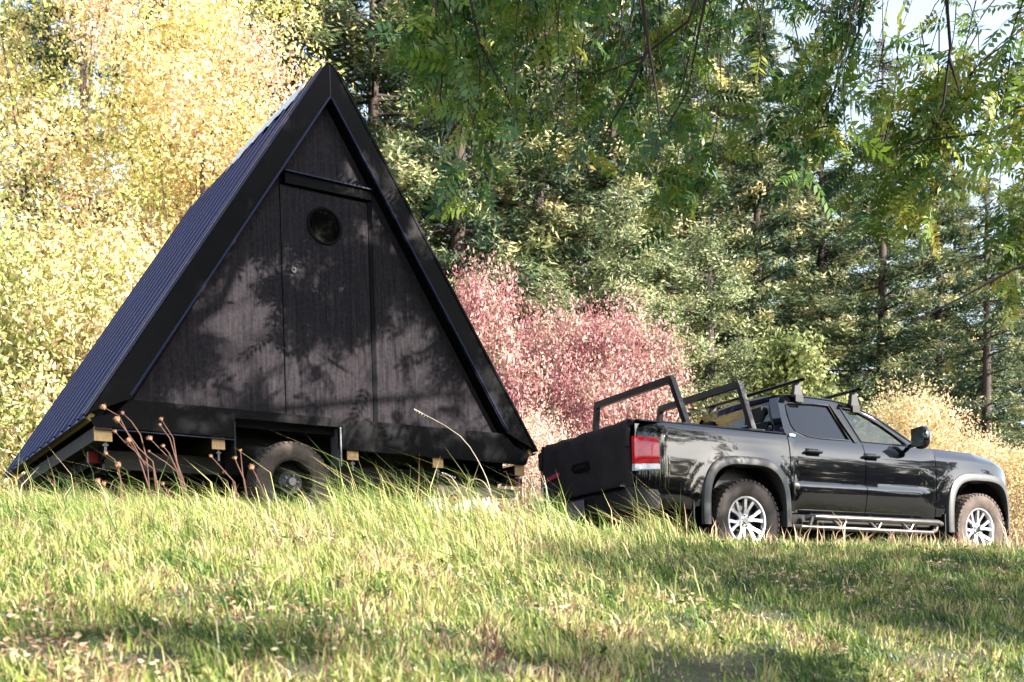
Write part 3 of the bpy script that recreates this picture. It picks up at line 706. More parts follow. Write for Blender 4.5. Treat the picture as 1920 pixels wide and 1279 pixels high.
    grid(bm, P); obj('bumper_corner', bm, M['plastic'], K, smooth=True)
    bm = B(); box(bm, 1.055, 1.068, min(Y*.68, Y*.92), max(Y*.68, Y*.92), .24, .53); obj('mud_flap', bm, M['plastic'], K)
    bm = B(); box(bm, -2.23, -2.218, min(Y*.68, Y*.90), max(Y*.68, Y*.90), .24, .55); obj('mud_flap', bm, M['plastic'], K)
    bm = B(); box(bm, -1.02, -.95, min(Y*.845, Y*.862), max(Y*.845, Y*.862), 1.212, 1.235); obj('badge', bm, M['chrome'], K)
    for xc in (-WB, WB):
        make_wheel(K, (xc, Y*.80, .385), .387, .262, .214, 'alloy', 1 if Y < 0 else -1, 'rubber_brown' if (xc > 0 and Y < 0) else 'rubber')
# roof, windshield, rear glass as lofts between the two cab sides
yg = lambda z: .858-(max(z-1.19, 0))*.50-(max(z-1.19, 0)**2)*.08
def loft(name, stn, mat, nseg=14, inset=0, parent=K):
    bm = B(); P = []
    for x, z, bulge, crown in stn:
        ye = yg(z)-inset; P.append([(x+bulge*(1-(t*t)), ye*t, z+crown*(1-abs(t)**2.4)) for t in np.linspace(-1, 1, nseg+1)])
    grid(bm, P); o = obj(name, bm, M[mat], parent, smooth=True)
    s = o.modifiers.new('thick', 'SOLIDIFY'); s.thickness = .006; s.offset = -1
    return o
loft('roof', [(-.925, 1.648, 0, .03), (-.90, 1.662, 0, .05), (-.80, 1.672, 0, .062), (-.5, 1.683, .0, .07), (-.2, 1.675, .04, .072), (.0, 1.645, .12, .075), (.06, 1.628, .15, .075)], 'paint')
loft('windscreen', [(.062, 1.626, .15, .072), (.15, 1.60, .19, .068), (.30, 1.535, .22, .06), (.42, 1.465, .24, .055), (.55, 1.375, .26, .05), (.68, 1.28, .28, .045), (.78, 1.215, .29, .04)], 'glass')
loft('rear_window', [(-.93, 1.64, 0, .02), (-.965, 1.56, -.02, .02), (-1.0, 1.46, -.03, .015), (-1.03, 1.33, -.04, .01), (-1.045, 1.215, -.045, 0)], 'glass', inset=.06)
bm = B()
for zz, xx_, h_ in ((1.635, -.935, .03), (1.21, -1.05, .03)):
    P = [[(xx_-.03*(1-t*t), yg(zz)*t, zz+k_*h_) for k_ in (-1, 1)] for t in np.linspace(-1, 1, 11)]; grid(bm, P)
for Y in (-1, 1):
    P = [[(x_-(.012 if w_ else 0), Y*(yg(z_)-w_*.10), z_) for w_ in (0, 1)] for x_, z_ in ((-.935, 1.64), (-.97, 1.56), (-1.005, 1.46), (-1.035, 1.33), (-1.05, 1.2))]; grid(bm, P)
for Y in (-.25, .25): box(bm, -1.06, -1.02, Y-.012, Y+.012, 1.2, 1.62) if False else None
obj('rear_window_frame', bm, M['paint'], K)
# hood
bm = B(); P = []
for x in np.linspace(.79, 2.33, 26):
    ye, ze = yE(x), zE(x); row = []
    for t in np.linspace(-1, 1, 25):
        c = .055*(1-abs(t)**3)+(.012 if .25 < abs(t) < .8 else 0)*(1 if x < 2.1 else .4)
        row.append((x+.14*(1-t*t)*max(0, (x-1.6)/.73)+.24*(1-t*t)*max(0, (1.0-x)/.21)*.9, ye*t*.999, ze-.004*abs(t)+c))
    P.append(row)
grid(bm, P); obj('bonnet', bm, M['paint'], K, smooth=True)
# nose
bm = B(); P = []
nf = lambda t, z: 2.50-.48*abs(t)**3.2-.03*abs(z-.72)/.25
for z in np.linspace(.46, 1.0, 12):
    P.append([(nf(t, z)-.04*max(0, (z-.85)/.15), t*.885*(1-.04*(z-.5)), z) for t in np.linspace(-1, 1, 31)])
grid(bm, P); nose = obj('front_bumper', bm, M['paint'], K, smooth=True)
bm = B(); prism(bm, [(-.42, .62), (.42, .62), (.50, .80), (.40, .98), (-.40, .98), (-.50, .80)], lambda a, b, d: (d, a, b), 2.44, 2.52); gr = obj('grille', bm, M['plastic'], K, bevel=.01)
for k in range(4):
    bm = B(); box(bm, 2.521, 2.535, -.38, .38, .66+.08*k, .69+.08*k); obj('grille_bar', bm, M['chrome'], gr)
for Y in (-1, 1):
    bm = B(); P = []
    for t in np.linspace(.56, .97, 9):
        P.append([(nf(t, z)+.008-(.02 if j in (0, 5) else 0), Y*t*.885, z) for j, z in enumerate(np.linspace(.86, 1.0-.03*abs(t-.7), 6))])
    grid(bm, P); obj('headlight', bm, M['clear'], K, smooth=True)
# inner cab shell, floor, seats, underbody
bm = B(); box(bm, -1.05, .90, -.80, .80, .42, 1.05); box(bm, -2.2, 2.2, -.45, .45, .33, .50); obj('inner_shell', bm, M['under'], K)
bm = B(); box(bm, 1.0, 2.1, -.70, .70, .60, 1.10); obj('engine_bay', bm, M['under'], K)
bm = B(); box(bm, -2.72, -1.10, -.70, .70, .68, .72); box(bm, -1.14, -1.10, -.72, .72, .5, 1.18); obj('bed_floor', bm, M['plastic'], K)
bm = B(); hull8(bm, [(.45, -.78, 1.05), (.45, -.72, 1.20), (.45, .78, 1.05), (.45, .72, 1.20), (1.0, -.78, 1.05), (1.0, -.72, 1.19), (1.0, .78, 1.05), (1.0, .72, 1.19)]); obj('dashboard', bm, M['seat'], K, bevel=.02)
for xx_, yy_ in ((-.05, -.38), (-.05, .38), (-.80, -.38), (-.80, .38)):
    bm = B(); hull8(bm, [(xx_-.16+dx, yy_+dy, z) for dx, z in ((-.02, 1.0), (-.10, 1.40)) for dy in (-.2, .2) for z in (z,)] + [(xx_-.02+dx, yy_+dy, z) for dx, z in ((0, 1.0), (-.08, 1.38)) for dy in (-.2, .2)]); st = obj('seat', bm, M['seat'], K, bevel=.02)
    bm = B(); box(bm, xx_-.24, xx_-.14, yy_-.12, yy_+.12, 1.42, 1.56); obj('headrest', bm, M['seat'], st, bevel=.03)
bm = B(); tube(bm, [(.38+.06*math.sin(a), .38+.18*math.cos(a), 1.17+.15*math.sin(a)) for a in np.linspace(0, 2*math.pi, 20)], .014, 6, False); obj('steering_wheel', bm, M['seat'], K)
# tailgate with its fabric pad
bm = B(); box(bm, -2.77, -2.72, -.735, .735, .60, 1.20); tg = obj('tailgate', bm, M['paint'], K, bevel=.012)
bm = B(); P = []
prof = [(-2.70, 1.14), (-2.69, 1.225), (-2.73, 1.262), (-2.79, 1.262), (-2.825, 1.225), (-2.835, 1.15), (-2.825, 1.0), (-2.82, .85), (-2.815, .70), (-2.805, .615), (-2.78, .60)]
rg = np.random.default_rng(4)
for t in np.linspace(-1, 1, 29):
    e = max(0, (abs(t)-.93)/.07); row = []
    for j, (x_, z_) in enumerate(prof):
        row.append((x_+.035*e*(1 if j > 1 else 0)-.010*math.sin(t*9+j*.8)-.003*rg.normal()-(.010 if abs(abs(t)-.5) < .04 else 0), .75*t, z_+(-.025*e if 1 < j < 5 else 0)+.004*math.sin(t*14+j*.6)+(.014 if abs(t) > .86 and j in (1, 2, 3, 4) else 0)))
    P.append(row)
grid(bm, P); pad = obj('tailgate_pad', bm, M['pad'], tg, smooth=True)
sm = pad.modifiers.new('thick', 'SOLIDIFY'); sm.thickness = .02; sm.offset = -1
# end rolls of the pad
bm = B()
for Y in (-.745, .745): tube(bm, [(-2.70, Y, 1.18), (-2.74, Y, 1.235), (-2.79, Y, 1.235), (-2.825, Y, 1.18), (-2.83, Y, 1.02)], [.02, .03, .032, .03, .018], 8)
obj('pad_edge_roll', bm, M['pad'], tg, smooth=True)
bm = B(); prism(bm, [(-.155, .915), (-.13, .985), (.13, .985), (.155, .945), (.12, .905), (-.12, .895)], lambda a, b, d: (d, a, b), -2.836, -2.842); obj('handle_opening', bm, M['under'], tg)
bm = B(); box(bm, -2.85, -2.838, -.09, .09, .925, .955); obj('tailgate_handle', bm, M['plastic'], tg, bevel=.004)
bm = B()
for k in range(7):
    y0 = .385+.033*k; box(bm, -2.842, -2.834, y0, y0+.024, .912-.004*k, .952-.004*k)
obj('pad_lettering', bm, M['logo_red'], tg)
bm = B(); box(bm, -2.843, -2.835, .64, .69, .868, .886); box(bm, -2.843, -2.835, .64, .69, .835, .85); obj('pad_emblem', bm, M['logo_white'], tg)
bm = B(); P = []
for z, o_ in ((.44, .02), (.46, 0), (.58, 0), (.63, 0), (.66, .03)): P.append([(-2.88+o_, y, z) for y in (-.30, -.15, .15, .30)])
grid(bm, P); box(bm, -2.88, -2.76, -.70, .70, .67, .685); bp_ = obj('rear_bumper', bm, M['plastic'], K)
bm = B(); box(bm, -2.915, -2.908, -.155, .155, .46, .62); pl = obj('licence_plate', bm, M['plate'], bp_)
bm = B(); tube(bm, [(-2.85, .0, .42), (-2.98, .0, .42)], .03, 4, sq=True); obj('tow_receiver', bm, M['under'], K)
bm = B(); box(bm, -2.7, -2.3, -.6, .6, .30, .45); obj('spare_carrier', bm, M['under'], K)
bm = B(); tube(bm, [(-WB, -.7, .385), (-WB, .7, .385)], .05, 8); obj('rear_axle', bm, M['under'], K)
# bed rack hoops and roof bars
for xb, dx, zt_ in ((-2.165, -.055, 1.70), (-1.385, -.03, 1.725)):
    bm = B(); q = .027
    for Y in (-1, 1): tube(bm, [(xb, Y*.765, 1.24), (xb+dx, Y*.615, zt_)], q*1.35, 4, sq=True)
    hull8(bm, [(xb+dx+a, b*.63, zt_+c) for a in (-.024, .024) for b in (-1, 1) for c in (-.035, .03)])
    o = obj('rack_hoop', bm, M['rack'], K, bevel=.003)
    for Y in (-1, 1):
        bm = B(); box(bm, xb-.09, xb+.09, Y*.775-.045, Y*.775+.045, 1.25, 1.262); tube(bm, [(xb-.06, Y*.775, 1.262), (xb-.06, Y*.775, 1.275)], .01, 6); tube(bm, [(xb+.06, Y*.775, 1.262), (xb+.06, Y*.775, 1.275)], .01, 6); obj('rack_foot', bm, M['rack'], o)
for xb, zt_, zr in ((-.70, 1.812, 1.672), (.075, 1.785, 1.628)):
    bm = B(); P = []
    for Y in (-.72, .72): P.append([(xb-.045, Y, zt_), (xb-.02, Y, zt_+.014), (xb+.02, Y, zt_+.014), (xb+.045, Y, zt_), (xb+.02, Y, zt_-.012), (xb-.02, Y, zt_-.012), (xb-.045, Y, zt_)])
    grid(bm, P); o = obj('roof_bar', bm, M['rack'], K)
    for p_ in (P[0], P[1]):
        pass
    for Y in (-1, 1):
        bm = B(); hull8(bm, [(xb+a*(.06 if c == 0 else .028), Y*(.635+b*(.03 if c == 0 else .02)), zr-.02 if c == 0 else zt_-.01) for a in (-1, 1) for b in (-1, 1) for c in (0, 1)])
        box(bm, xb-.05, xb+.05, Y*.665-.012, Y*.665+.012, zr-.07, zr); obj('bar_foot', bm, M['plastic'], o, bevel=.006)

# ------------------------------------------------------------------ dried weeds with seed heads, in front of the cabin
def weed(base_px, depth, stems, label, heads='ball'):
    bx_, by_ = P2(base_px, depth), depth; bz = gz(bx_, by_)
    W = empty('dried_weed', (bx_, by_, bz), label=label, cat='dried weed', group='dried weeds in front of the cabin')
    for (pts, hr) in stems:        # pts: pixel positions from the base up
        P = [Vector((0, 0, -.03))]
        for i, (px_, py_) in enumerate(pts):
            P.append(Vector((P2(px_, depth)-bx_, .02*i*random.uniform(-1, 1), CAMZ+(1166-py_)/2000*depth-bz)))
        # smooth
        Q = []
        for i in range(len(P)-1):
            for t in (0, .5): Q.append(P[i].lerp(P[i+1], t))
        Q.append(P[-1])
        bm = B(); hr *= 1.15; tube(bm, Q, [.0055-.003*i/len(Q) for i in range(len(Q))], 5); s = obj('stem', bm, M['weedstem'], W)
        if hr:
            bm = B(); bmesh.ops.create_icosphere(bm, subdivisions=2, radius=hr)
            for v in bm.verts:
                v.co *= random.uniform(.82, 1.18); v.co.z *= 1.05
            base = [v.co.copy() for v in bm.verts]
            for c in base[::2]:
                tube(bm, [c*.9, c*1.35+Vector((0, 0, .004))], [.0022, .0006], 3)
            for v in bm.verts: v.co += Q[-1]
            obj('seed_head', bm, M['weedhead'], s)
weed(285, 7.55, [([(276, 880), (245, 822), (222, 780), (199, 766)], .016), ([(275, 860), (262, 815), (245, 790), (232, 776)], .010)], 'leftmost dried weed, its tallest stem bent over with a tan seed head')
weed(300, 7.5, [([(294, 905), (285, 865), (262, 842), (240, 812), (222, 788)], .019), ([(288, 880), (262, 858), (244, 828)], .017), ([(258, 850), (236, 832), (212, 808)], .010)], 'bushy dried brown weed with three fat seed heads left of the cabin wheel')
weed(360, 7.55, [([(345, 905), (332, 868), (322, 820), (303, 787)], .011), ([(330, 862), (318, 822), (300, 797)], .008), ([(338, 890), (318, 860), (284, 824)], .015), ([(330, 878), (318, 850), (308, 838)], .010), ([(336, 888), (312, 868), (282, 848)], .006)], 'branching dried weed with a fan of thin stems right under the cabin skirt')
weed(232, 7.4, [([(228, 910), (221, 872)], .018), ([(226, 900), (214, 862), (200, 851)], .011)], 'short pale weed with one round yellow seed head')
weed(185, 7.35, [([(190, 930), (184, 903)], .016), ([(196, 925), (196, 908)], .014)], 'low weed with two rusty brown heads beside the cabin eave')
weed(452, 7.7, [([(440, 905), (418, 880), (396, 856)], .010), ([(436, 900), (420, 886)], .009)], 'thin dried weed leaning left between the tyre and the pale joist end')
weed(470, 7.75, [([(458, 900), (446, 872), (441, 860)], .012), ([(455, 890), (452, 846)], .008)], 'dried weed hugging the left edge of the trailer tyre')
weed(520, 7.5, [([(500, 935), (480, 890), (474, 878)], .017)], 'single pale stalk with a cream head across the trailer tyre')
weed(345, 7.3, [([(338, 960), (310, 925), (296, 905)], .006), ([(318, 930), (305, 908)], .010)], 'small pale green weed with papery leaves at the grass edge')
def arch_stalk(pts, depth, label, r=.004):
    P = [Vector((P2(a, depth), depth+.02*i, CAMZ+(1166-b)/2000*depth)) for i, (a, b) in enumerate(pts)]
    bm = B(); Q = []
    for i in range(len(P)-1):
        for t in (0, .33, .66):
            p0, p1, p2, p3 = P[max(i-1, 0)], P[i], P[i+1], P[min(i+2, len(P)-1)]
            Q.append(.5*((2*p1)+(p2-p0)*t+(2*p0-5*p1+4*p2-p3)*t*t+(3*p1-p0-3*p2+p3)*t**3))
    Q.append(P[-1]); tube(bm, Q, [r*(1-.5*i/len(Q)) for i in range(len(Q))], 5)
    e = Q[-1]-Q[-2]; e.normalize()
    for k in range(10):
        c = Q[-1]-e*.012*k; tube(bm, [c, c+Vector((random.uniform(-.012, .012), random.uniform(-.01, .01), -.014))], [.003, .0008], 3)
    tag(obj('grass_stalk', bm, M['palebeam']), label, 'grass stalk', 'long curved grass stalks in front of the cabin')
arch_stalk([(928, 975), (922, 930), (905, 880), (862, 815), (775, 763)], 7.9, 'longest thin grass stalk arching left across the black skirt')
arch_stalk([(878, 965), (862, 920), (845, 893), (828, 884)], 7.9, 'bent pale stalk curving left below the second joist end from the right')
arch_stalk([(935, 965), (915, 915), (898, 898), (880, 900), (874, 918)], 7.95, 'hooked stalk curled over like a cane near the right end of the cabin')
arch_stalk([(1048, 1040), (1036, 980), (1030, 940), (1020, 890)], 8.2, 'straight pale stalk standing before the left edge of the tailgate')
arch_stalk([(1015, 960), (1000, 915), (985, 890)], 8.2, 'pale stalk leaning in the gap between cabin and truck')

# ------------------------------------------------------------------ trees
def put_tree(name, parts, loc, rot, scale, label, cat, group=None):
    t = empty(name, loc, (0, 0, rot), label, cat, group); t.scale = scale
    for nm, me in parts: link(nm, me, t)
    return t
def tube_mesh(name, segs, mat, n=6):
    bm = B()
    for pts, rs in segs: tube(bm, pts, rs, n, False)
    me = bpy.data.meshes.new(name); bm.to_mesh(me); bm.free(); me.materials.append(mat)
    me.polygons.foreach_set('use_smooth', [True]*len(me.polygons)); return me
def fir_proto(seed, H=20, base=.08, rad=3.6, dens=1.0, gap=0., nq=75000, mat='fir', ls=1.0):
    rg = np.random.default_rng(seed)
    Cs = []; Ds = []; Ns = []; Ts = []; Ls = []; segs = [([(0, 0, -.5), (0, 0, H*.5), (0, 0, H)], [.30, .17, .02])]
    z = H*base; brs = []
    while z < H*.985:
        f = (z/H-base)/(1-base)
        L = rad*(1-f)**.72*(.75+.25*min(1, f*6))
        nb = int(rg.integers(5, 8))
        for k in range(nb):
            if rg.random() < gap: continue
            brs.append((z+rg.uniform(-.15, .15), rg.uniform(0, 2*math.pi), L*rg.uniform(.55, 1.2)+.12))
        z += .34+.16*(1-f)+rg.uniform(0, .15)
    tot = sum(b[2] for b in brs)
    for z, a, L in brs:
        d = np.array([math.cos(a), math.sin(a), 0]); sag = rg.uniform(.08, .28); s_ = np.array([-d[1], d[0], 0])
        segs.append(([tuple(d*t*L+np.array([0, 0, z+L*(.18*t-sag*t*t)])) for t in (0, .5, .95)], [.045, .025, .008]))
        m = max(10, int(nq*L/tot)); ncl = max(3, int(L*3.6))
        cc = np.sort(rg.uniform(.22, 1.02, ncl)); ci = rg.integers(0, ncl, m); t = cc[ci]
        ang = rg.normal(0, .55, ncl)[ci]
        ctr = d*(t*L)[:, None]+np.array([0, 0, 1])*(z+L*(.18*t-sag*t*t))[:, None]+s_*(ang*L*.34*(1.05-t*.6))[:, None]
        off = rg.normal(size=(m, 3))*np.array([.17, .17, .085])
        p = ctr+off-np.array([0, 0, 1])*np.abs(rg.normal(0, .10, m))[:, None]
        dr = unit(d*.8+s_*(ang*1.2)[:, None]+rg.normal(0, .55, (m, 3))+np.array([0, 0, -.15]))
        Cs.append(p); Ds.append(dr); Ns.append(unit(off*np.array([5., 5., 8.])+rg.normal(0, .35, (m, 3))+np.array([0, 0, .6])+d*.3))
        ct = rg.normal(0, .20, ncl)[ci]
        Ts.append(.43+.55*(t-.45)+ct+.10*off[:, 2]*8+rg.normal(0, .07, m)); Ls.append(rg.uniform(.11, .24, m)*ls)  # tone rises to tips and clump tops: sunlight put into the needle colour
    C = np.concatenate(Cs); T_ = np.concatenate(Ts)
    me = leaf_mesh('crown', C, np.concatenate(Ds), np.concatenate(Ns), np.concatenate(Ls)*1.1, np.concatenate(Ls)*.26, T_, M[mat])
    return [('trunk', tube_mesh('trunk', segs, M['bark'])), ('crown', me)]
def bush_proto(seed, rx, ry, H, nq, mat, ls, asp, ncl, cr_=.30, wisp=0., zlow=.0, tone=(.5, .16, .2), trunk=None, stemmat='twig', up=.2, shape=.75, sinamp=1.):
    """rounded or upright crown out of many leaf clumps on fanned stems"""
    rg = np.random.default_rng(seed); segs = []; cl = []
    for i in range(ncl):
        u = rg.random()**.45; a = rg.uniform(0, 2*math.pi); ph = rg.random()
        z = zlow*H+(1-zlow)*H*ph*(1 if wisp == 0 else 1); q = (z/H)
        rr = math.sqrt(max(0, 1-max(0, (q-.35)/.65)**2))*(shape+.25*min(1, q*3)+.0)
        cl.append((rx*rr*u*math.cos(a), ry*rr*u*math.sin(a), z, rg.normal(), rg.uniform(.6, 1.4)))
    cl = np.array(cl); w = cl[:, 4]**2; w /= w.sum(); ci = rg.choice(ncl, nq, p=w)
    c = cl[ci]; r_ = cr_*c[:, 4:5]
    off = rg.normal(size=(nq, 3))*r_*.6
    if wisp: off += np.array([0, 0, 1])*rg.normal(size=(nq, 1))*wisp + unit(c[:, :3]*[1, 1, .3])*rg.normal(size=(nq, 1))*wisp*.6
    C = c[:, :3]+off; C[:, 2] = np.abs(C[:, 2])
    D = rg.normal(size=(nq, 3))+np.array([0, 0, up*3]); N = off/np.maximum(r_*.6, .01)+rg.normal(0, .7, size=(nq, 3))+unit(c[:, :3]*[1, 1, .0]+1e-6)*.5
    L = rg.uniform(ls*.6, ls*1.35, nq)
    T_ = tone[0]+tone[1]*c[:, 3]+rg.normal(0, tone[2], nq)
    T_ = T_+sinamp*.13*np.sin(C[:, 0]*1.1+seed)*np.cos(C[:, 2]*.9+seed*.7)+sinamp*.08*np.sin(C[:, 0]*2.7+C[:, 2]*2.1)
    k = rg.choice(ncl, min(ncl, 26 if trunk else 110), replace=False)
    for x_, y_, z_, _, _ in cl[k]:
        bx = x_*.12+rg.normal(0, .1); by = y_*.12+rg.normal(0, .1)
        zb = -.1 if trunk is None else trunk*rg.uniform(.5, 1)
        segs.append(([(bx, by, zb), (x_*.5+rg.normal(0, .1), y_*.5, (z_+zb)*.55), (x_, y_, z_+.1)], [.028, .016, .004]))
    if trunk: segs.append(([(0, 0, -.3), (.1, 0, H*.35), (.0, .1, H*.75)], [.20, .13, .03]))
    me = leaf_mesh('foliage', C, D, N, L, L*asp, T_, M[mat])
    return [('trunk' if trunk else 'stems', tube_mesh('stems', segs, M[stemmat], 5)), ('crown' if trunk else 'foliage', me)]

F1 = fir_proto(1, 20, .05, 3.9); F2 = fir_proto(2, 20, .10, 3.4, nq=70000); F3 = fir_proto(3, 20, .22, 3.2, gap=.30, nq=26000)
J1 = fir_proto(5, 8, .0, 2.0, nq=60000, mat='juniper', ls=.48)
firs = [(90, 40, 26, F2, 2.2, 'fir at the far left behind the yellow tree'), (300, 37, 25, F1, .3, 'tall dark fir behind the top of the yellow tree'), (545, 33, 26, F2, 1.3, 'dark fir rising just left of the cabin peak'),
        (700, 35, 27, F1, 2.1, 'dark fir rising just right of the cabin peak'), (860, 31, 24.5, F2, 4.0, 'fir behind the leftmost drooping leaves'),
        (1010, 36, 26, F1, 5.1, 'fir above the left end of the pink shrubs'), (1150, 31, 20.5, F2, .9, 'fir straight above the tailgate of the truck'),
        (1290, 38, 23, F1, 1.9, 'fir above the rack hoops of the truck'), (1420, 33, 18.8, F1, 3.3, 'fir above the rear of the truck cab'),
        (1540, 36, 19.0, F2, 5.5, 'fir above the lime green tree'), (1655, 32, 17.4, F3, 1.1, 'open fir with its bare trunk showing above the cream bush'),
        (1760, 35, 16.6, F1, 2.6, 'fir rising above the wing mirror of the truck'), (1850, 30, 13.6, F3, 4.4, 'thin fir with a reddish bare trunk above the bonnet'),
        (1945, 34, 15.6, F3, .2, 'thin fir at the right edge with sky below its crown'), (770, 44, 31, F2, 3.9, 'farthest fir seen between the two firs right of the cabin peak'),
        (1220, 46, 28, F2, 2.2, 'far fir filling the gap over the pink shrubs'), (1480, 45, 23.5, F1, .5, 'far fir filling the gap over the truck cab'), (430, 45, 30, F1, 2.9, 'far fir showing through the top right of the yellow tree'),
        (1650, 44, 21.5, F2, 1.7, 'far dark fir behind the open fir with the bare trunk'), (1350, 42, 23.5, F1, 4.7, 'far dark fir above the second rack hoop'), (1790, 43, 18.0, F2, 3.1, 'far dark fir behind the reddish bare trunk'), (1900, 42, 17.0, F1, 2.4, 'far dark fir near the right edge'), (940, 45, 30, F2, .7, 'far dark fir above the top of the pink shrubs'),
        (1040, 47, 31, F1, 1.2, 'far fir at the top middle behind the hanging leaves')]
for px_, d, H, pr, rt, lb in firs:
    x_ = P2(px_, d); s_ = H/20
    put_tree('fir_tree', pr, (x_, d, gz(x_, d)-.2), rt, (s_*.95, s_*.95, s_), lb, 'fir tree', 'fir trees behind the clearing')
jun = [(1165, 24, 9.4, .4, 'tallest grey-green juniper with a narrow spire'), (1330, 25, 8.9, 2.0, 'grey-green juniper right of the tallest spire'), (1245, 22.5, 6.4, 3.2, 'middle grey-green juniper behind the pink shrubs'),
       (1385, 22, 5.4, 4.1, 'low juniper behind the rear rack hoop'), (900, 27, 8.0, 1.5, 'juniper behind the right slope of the cabin'), (1040, 28, 8.5, .8, 'juniper behind the left half of the pink shrubs')]
for px_, d, H, rt, lb in jun:
    x_ = P2(px_, d); put_tree('juniper_tree', J1, (x_, d, gz(x_, d)-.1), rt, (H/8*.95, H/8*.95, H/8), lb, 'juniper', 'grey-green junipers behind the shrubs')

YT = bush_proto(21, 4.2, 3.0, 13.8, 150000, 'yellow', .072, .62, 800, .40, tone=(.50, .15, .14), trunk=1.2, stemmat='bark', zlow=.06, shape=.95)
x_ = P2(150, 22); put_tree('yellow_tree', YT, (x_, 22, gz(x_, 22)), 0, (1.17, 1.17, 1.17), 'large sunlit yellow autumn tree filling the left side', 'tree')
YT2 = bush_proto(22, 2.3, 2.0, 8.8, 60000, 'yellow', .066, .6, 300, .34, tone=(.60, .14, .14), trunk=.8, stemmat='bark', zlow=.05, shape=.9)
x_ = P2(375, 19); put_tree('yellow_tree', YT2, (x_, 19, gz(x_, 19)), 0, (1.1, 1.1, 1.1), 'smaller orange-tinged tree touching the left slope of the cabin', 'tree')
PB = bush_proto(23, 2.0, 1.6, 3.6, 50000, 'paleyellow', .075, .4, 170, .34, wisp=.10, tone=(.5, .14, .2), stemmat='paletwig', up=.3, shape=.9)
for px_, d, sc, lb in ((55, 17.6, 1.42, 'pale yellow brush at the left edge beside the cabin eave'), (235, 17.8, 1.38, 'pale brush against the ribbed roof')):
    x_ = P2(px_, d); put_tree('pale_bush', PB, (x_, d, gz(x_, d)-.1), px_, (sc, sc, sc), lb, 'bush', 'pale yellow brush left of the cabin')
PK = bush_proto(24, 1.7, 1.4, 3.7, 40000, 'pink', .058, .42, 230, .22, wisp=.13, sinamp=.35, tone=(.38, .17, .17), stemmat='paletwig', up=.3)
PK2 = bush_proto(25, 1.7, 1.2, 2.5, 30000, 'pink', .055, .4, 170, .22, wisp=.10, sinamp=.4, tone=(.66, .14, .15), stemmat='paletwig', up=.35)
for px_, d, pr, sc, zs, lb in ((915, 19.5, PK, 1.05, 1.40, 'pink-leaved shrub beside the right slope of the cabin'), (1165, 19, PK, 1.08, 1.22, 'deep pink shrub behind the rear rack hoop'),
                              (1045, 19.4, PK, 1.05, 1.26, 'faded red shrub between the two brighter pink shrubs'), (985, 16.2, PK2, .95, 1.02, 'pale pinkish twiggy shrub in the gap between cabin and truck'),
                              (1100, 16.6, PK2, .9, .92, 'pale twiggy shrub behind the tailgate'), (1255, 18.4, PK2, .75, 1.2, 'low pale pink shrub behind the rack hoops')):
    x_ = P2(px_, d); put_tree('pink_shrub', pr, (x_, d, gz(x_, d)-.1), px_*.7, (sc, sc, sc*zs), lb, 'shrub', 'pink and cream shrubs behind the truck')
LM = bush_proto(26, 1.4, 1.2, 4.6, 20000, 'lime', .10, .6, 120, .30, tone=(.5, .2, .2), trunk=.6, zlow=.1)
for px_, d, sc, lb in ((1480, 22, 1.08, 'lime green small tree behind the truck cab'), (1395, 23.5, .82, 'lime green small tree left of the other one')):
    x_ = P2(px_, d); put_tree('lime_tree', LM, (x_, d, gz(x_, d)), px_, (sc, sc, sc), lb, 'small tree', 'lime green small trees')
CB = bush_proto(27, 1.75, 1.3, 3.1, 34000, 'cream', .06, .4, 180, .25, wisp=.09, tone=(.48, .14, .2), stemmat='paletwig', up=.3)
for px_, d, sc, zs, lb in ((1700, 19, .98, 1.10, 'cream autumn bush behind the windscreen'), (1800, 18, .9, .86, 'cream bush behind the bonnet'), (1915, 17, .95, .72, 'low pinkish-brown bush at the right edge beyond the front wheel'),
                          (1600, 21, .8, 1.15, 'small cream bush behind the truck roof')):
    x_ = P2(px_, d); put_tree('cream_bush', CB, (x_, d, gz(x_, d)-.1), px_*.31, (sc, sc, sc*zs), lb, 'bush', 'cream bushes behind the front of the truck')

# ------------------------------------------------------------------ overhanging tree with pinnate leaves (trunk behind the camera to the right)
def pinnate(seed):
    rg = np.random.default_rng(seed); V = []; F = []; L = .27
    npair = 7
    def leaf(c, d, n, l, w):
        d = np.array(d)/np.linalg.norm(d); wv = np.cross(d, n); wv /= np.linalg.norm(wv); k = len(V); c = np.array(c)
        V.extend([c, c+d*l*.42+wv*w*.5, c+d*l, c+d*l*.42-wv*w*.5]); F.append((k, k+1, k+2, k+3))
    for i in range(npair):
        t = .18+.78*i/npair; z = -.10*L*t*t*2
        for sg in (-1, 1):
            leaf((t*L, 0, z), (.55, sg*1., -.35+rg.normal()*.18), (rg.normal()*.3, rg.normal()*.3, 1), .072*(1-.25*abs(t-.5))*rg.uniform(.85, 1.1), .025)
    leaf((L*.97, 0, -.16*L), (1, 0, -.4), (0, .2, 1), .065, .024)
    k = len(V); w = .0022
    for t in (0, .5, 1): V.extend([np.array([t*L, -w, -.20*L*t*t]), np.array([t*L, w, -.20*L*t*t])])
    F.append((k, k+2, k+3, k+1)); F.append((k+2, k+4, k+5, k+3))
    return np.array(V), np.array(F)
PP = [pinnate(s) for s in (1, 2, 3, 4)]
LEAF_ME = []
for i, (v, f) in enumerate(PP):
    for tv in (.12, .38, .58, .85):
        LEAF_ME.append(np_mesh('leaf', v, f.ravel(), np.full(len(f), 4), np.full(len(f), tv)+RNG.normal(0, .06, len(f)), M['locust']))
TX, TY = 5.4, -5.4
O = empty('overhanging_tree', (TX, TY, gz(TX, TY)), label='overhanging tree whose drooping feather-like leaves hang into the top right', cat='tree')
OL = Vector(O.location)
def rot_to(d, roll):
    d = Vector(d).normalized(); q = d.to_track_quat('X', 'Z'); return q @ Euler((roll, 0, 0)).to_quaternion()
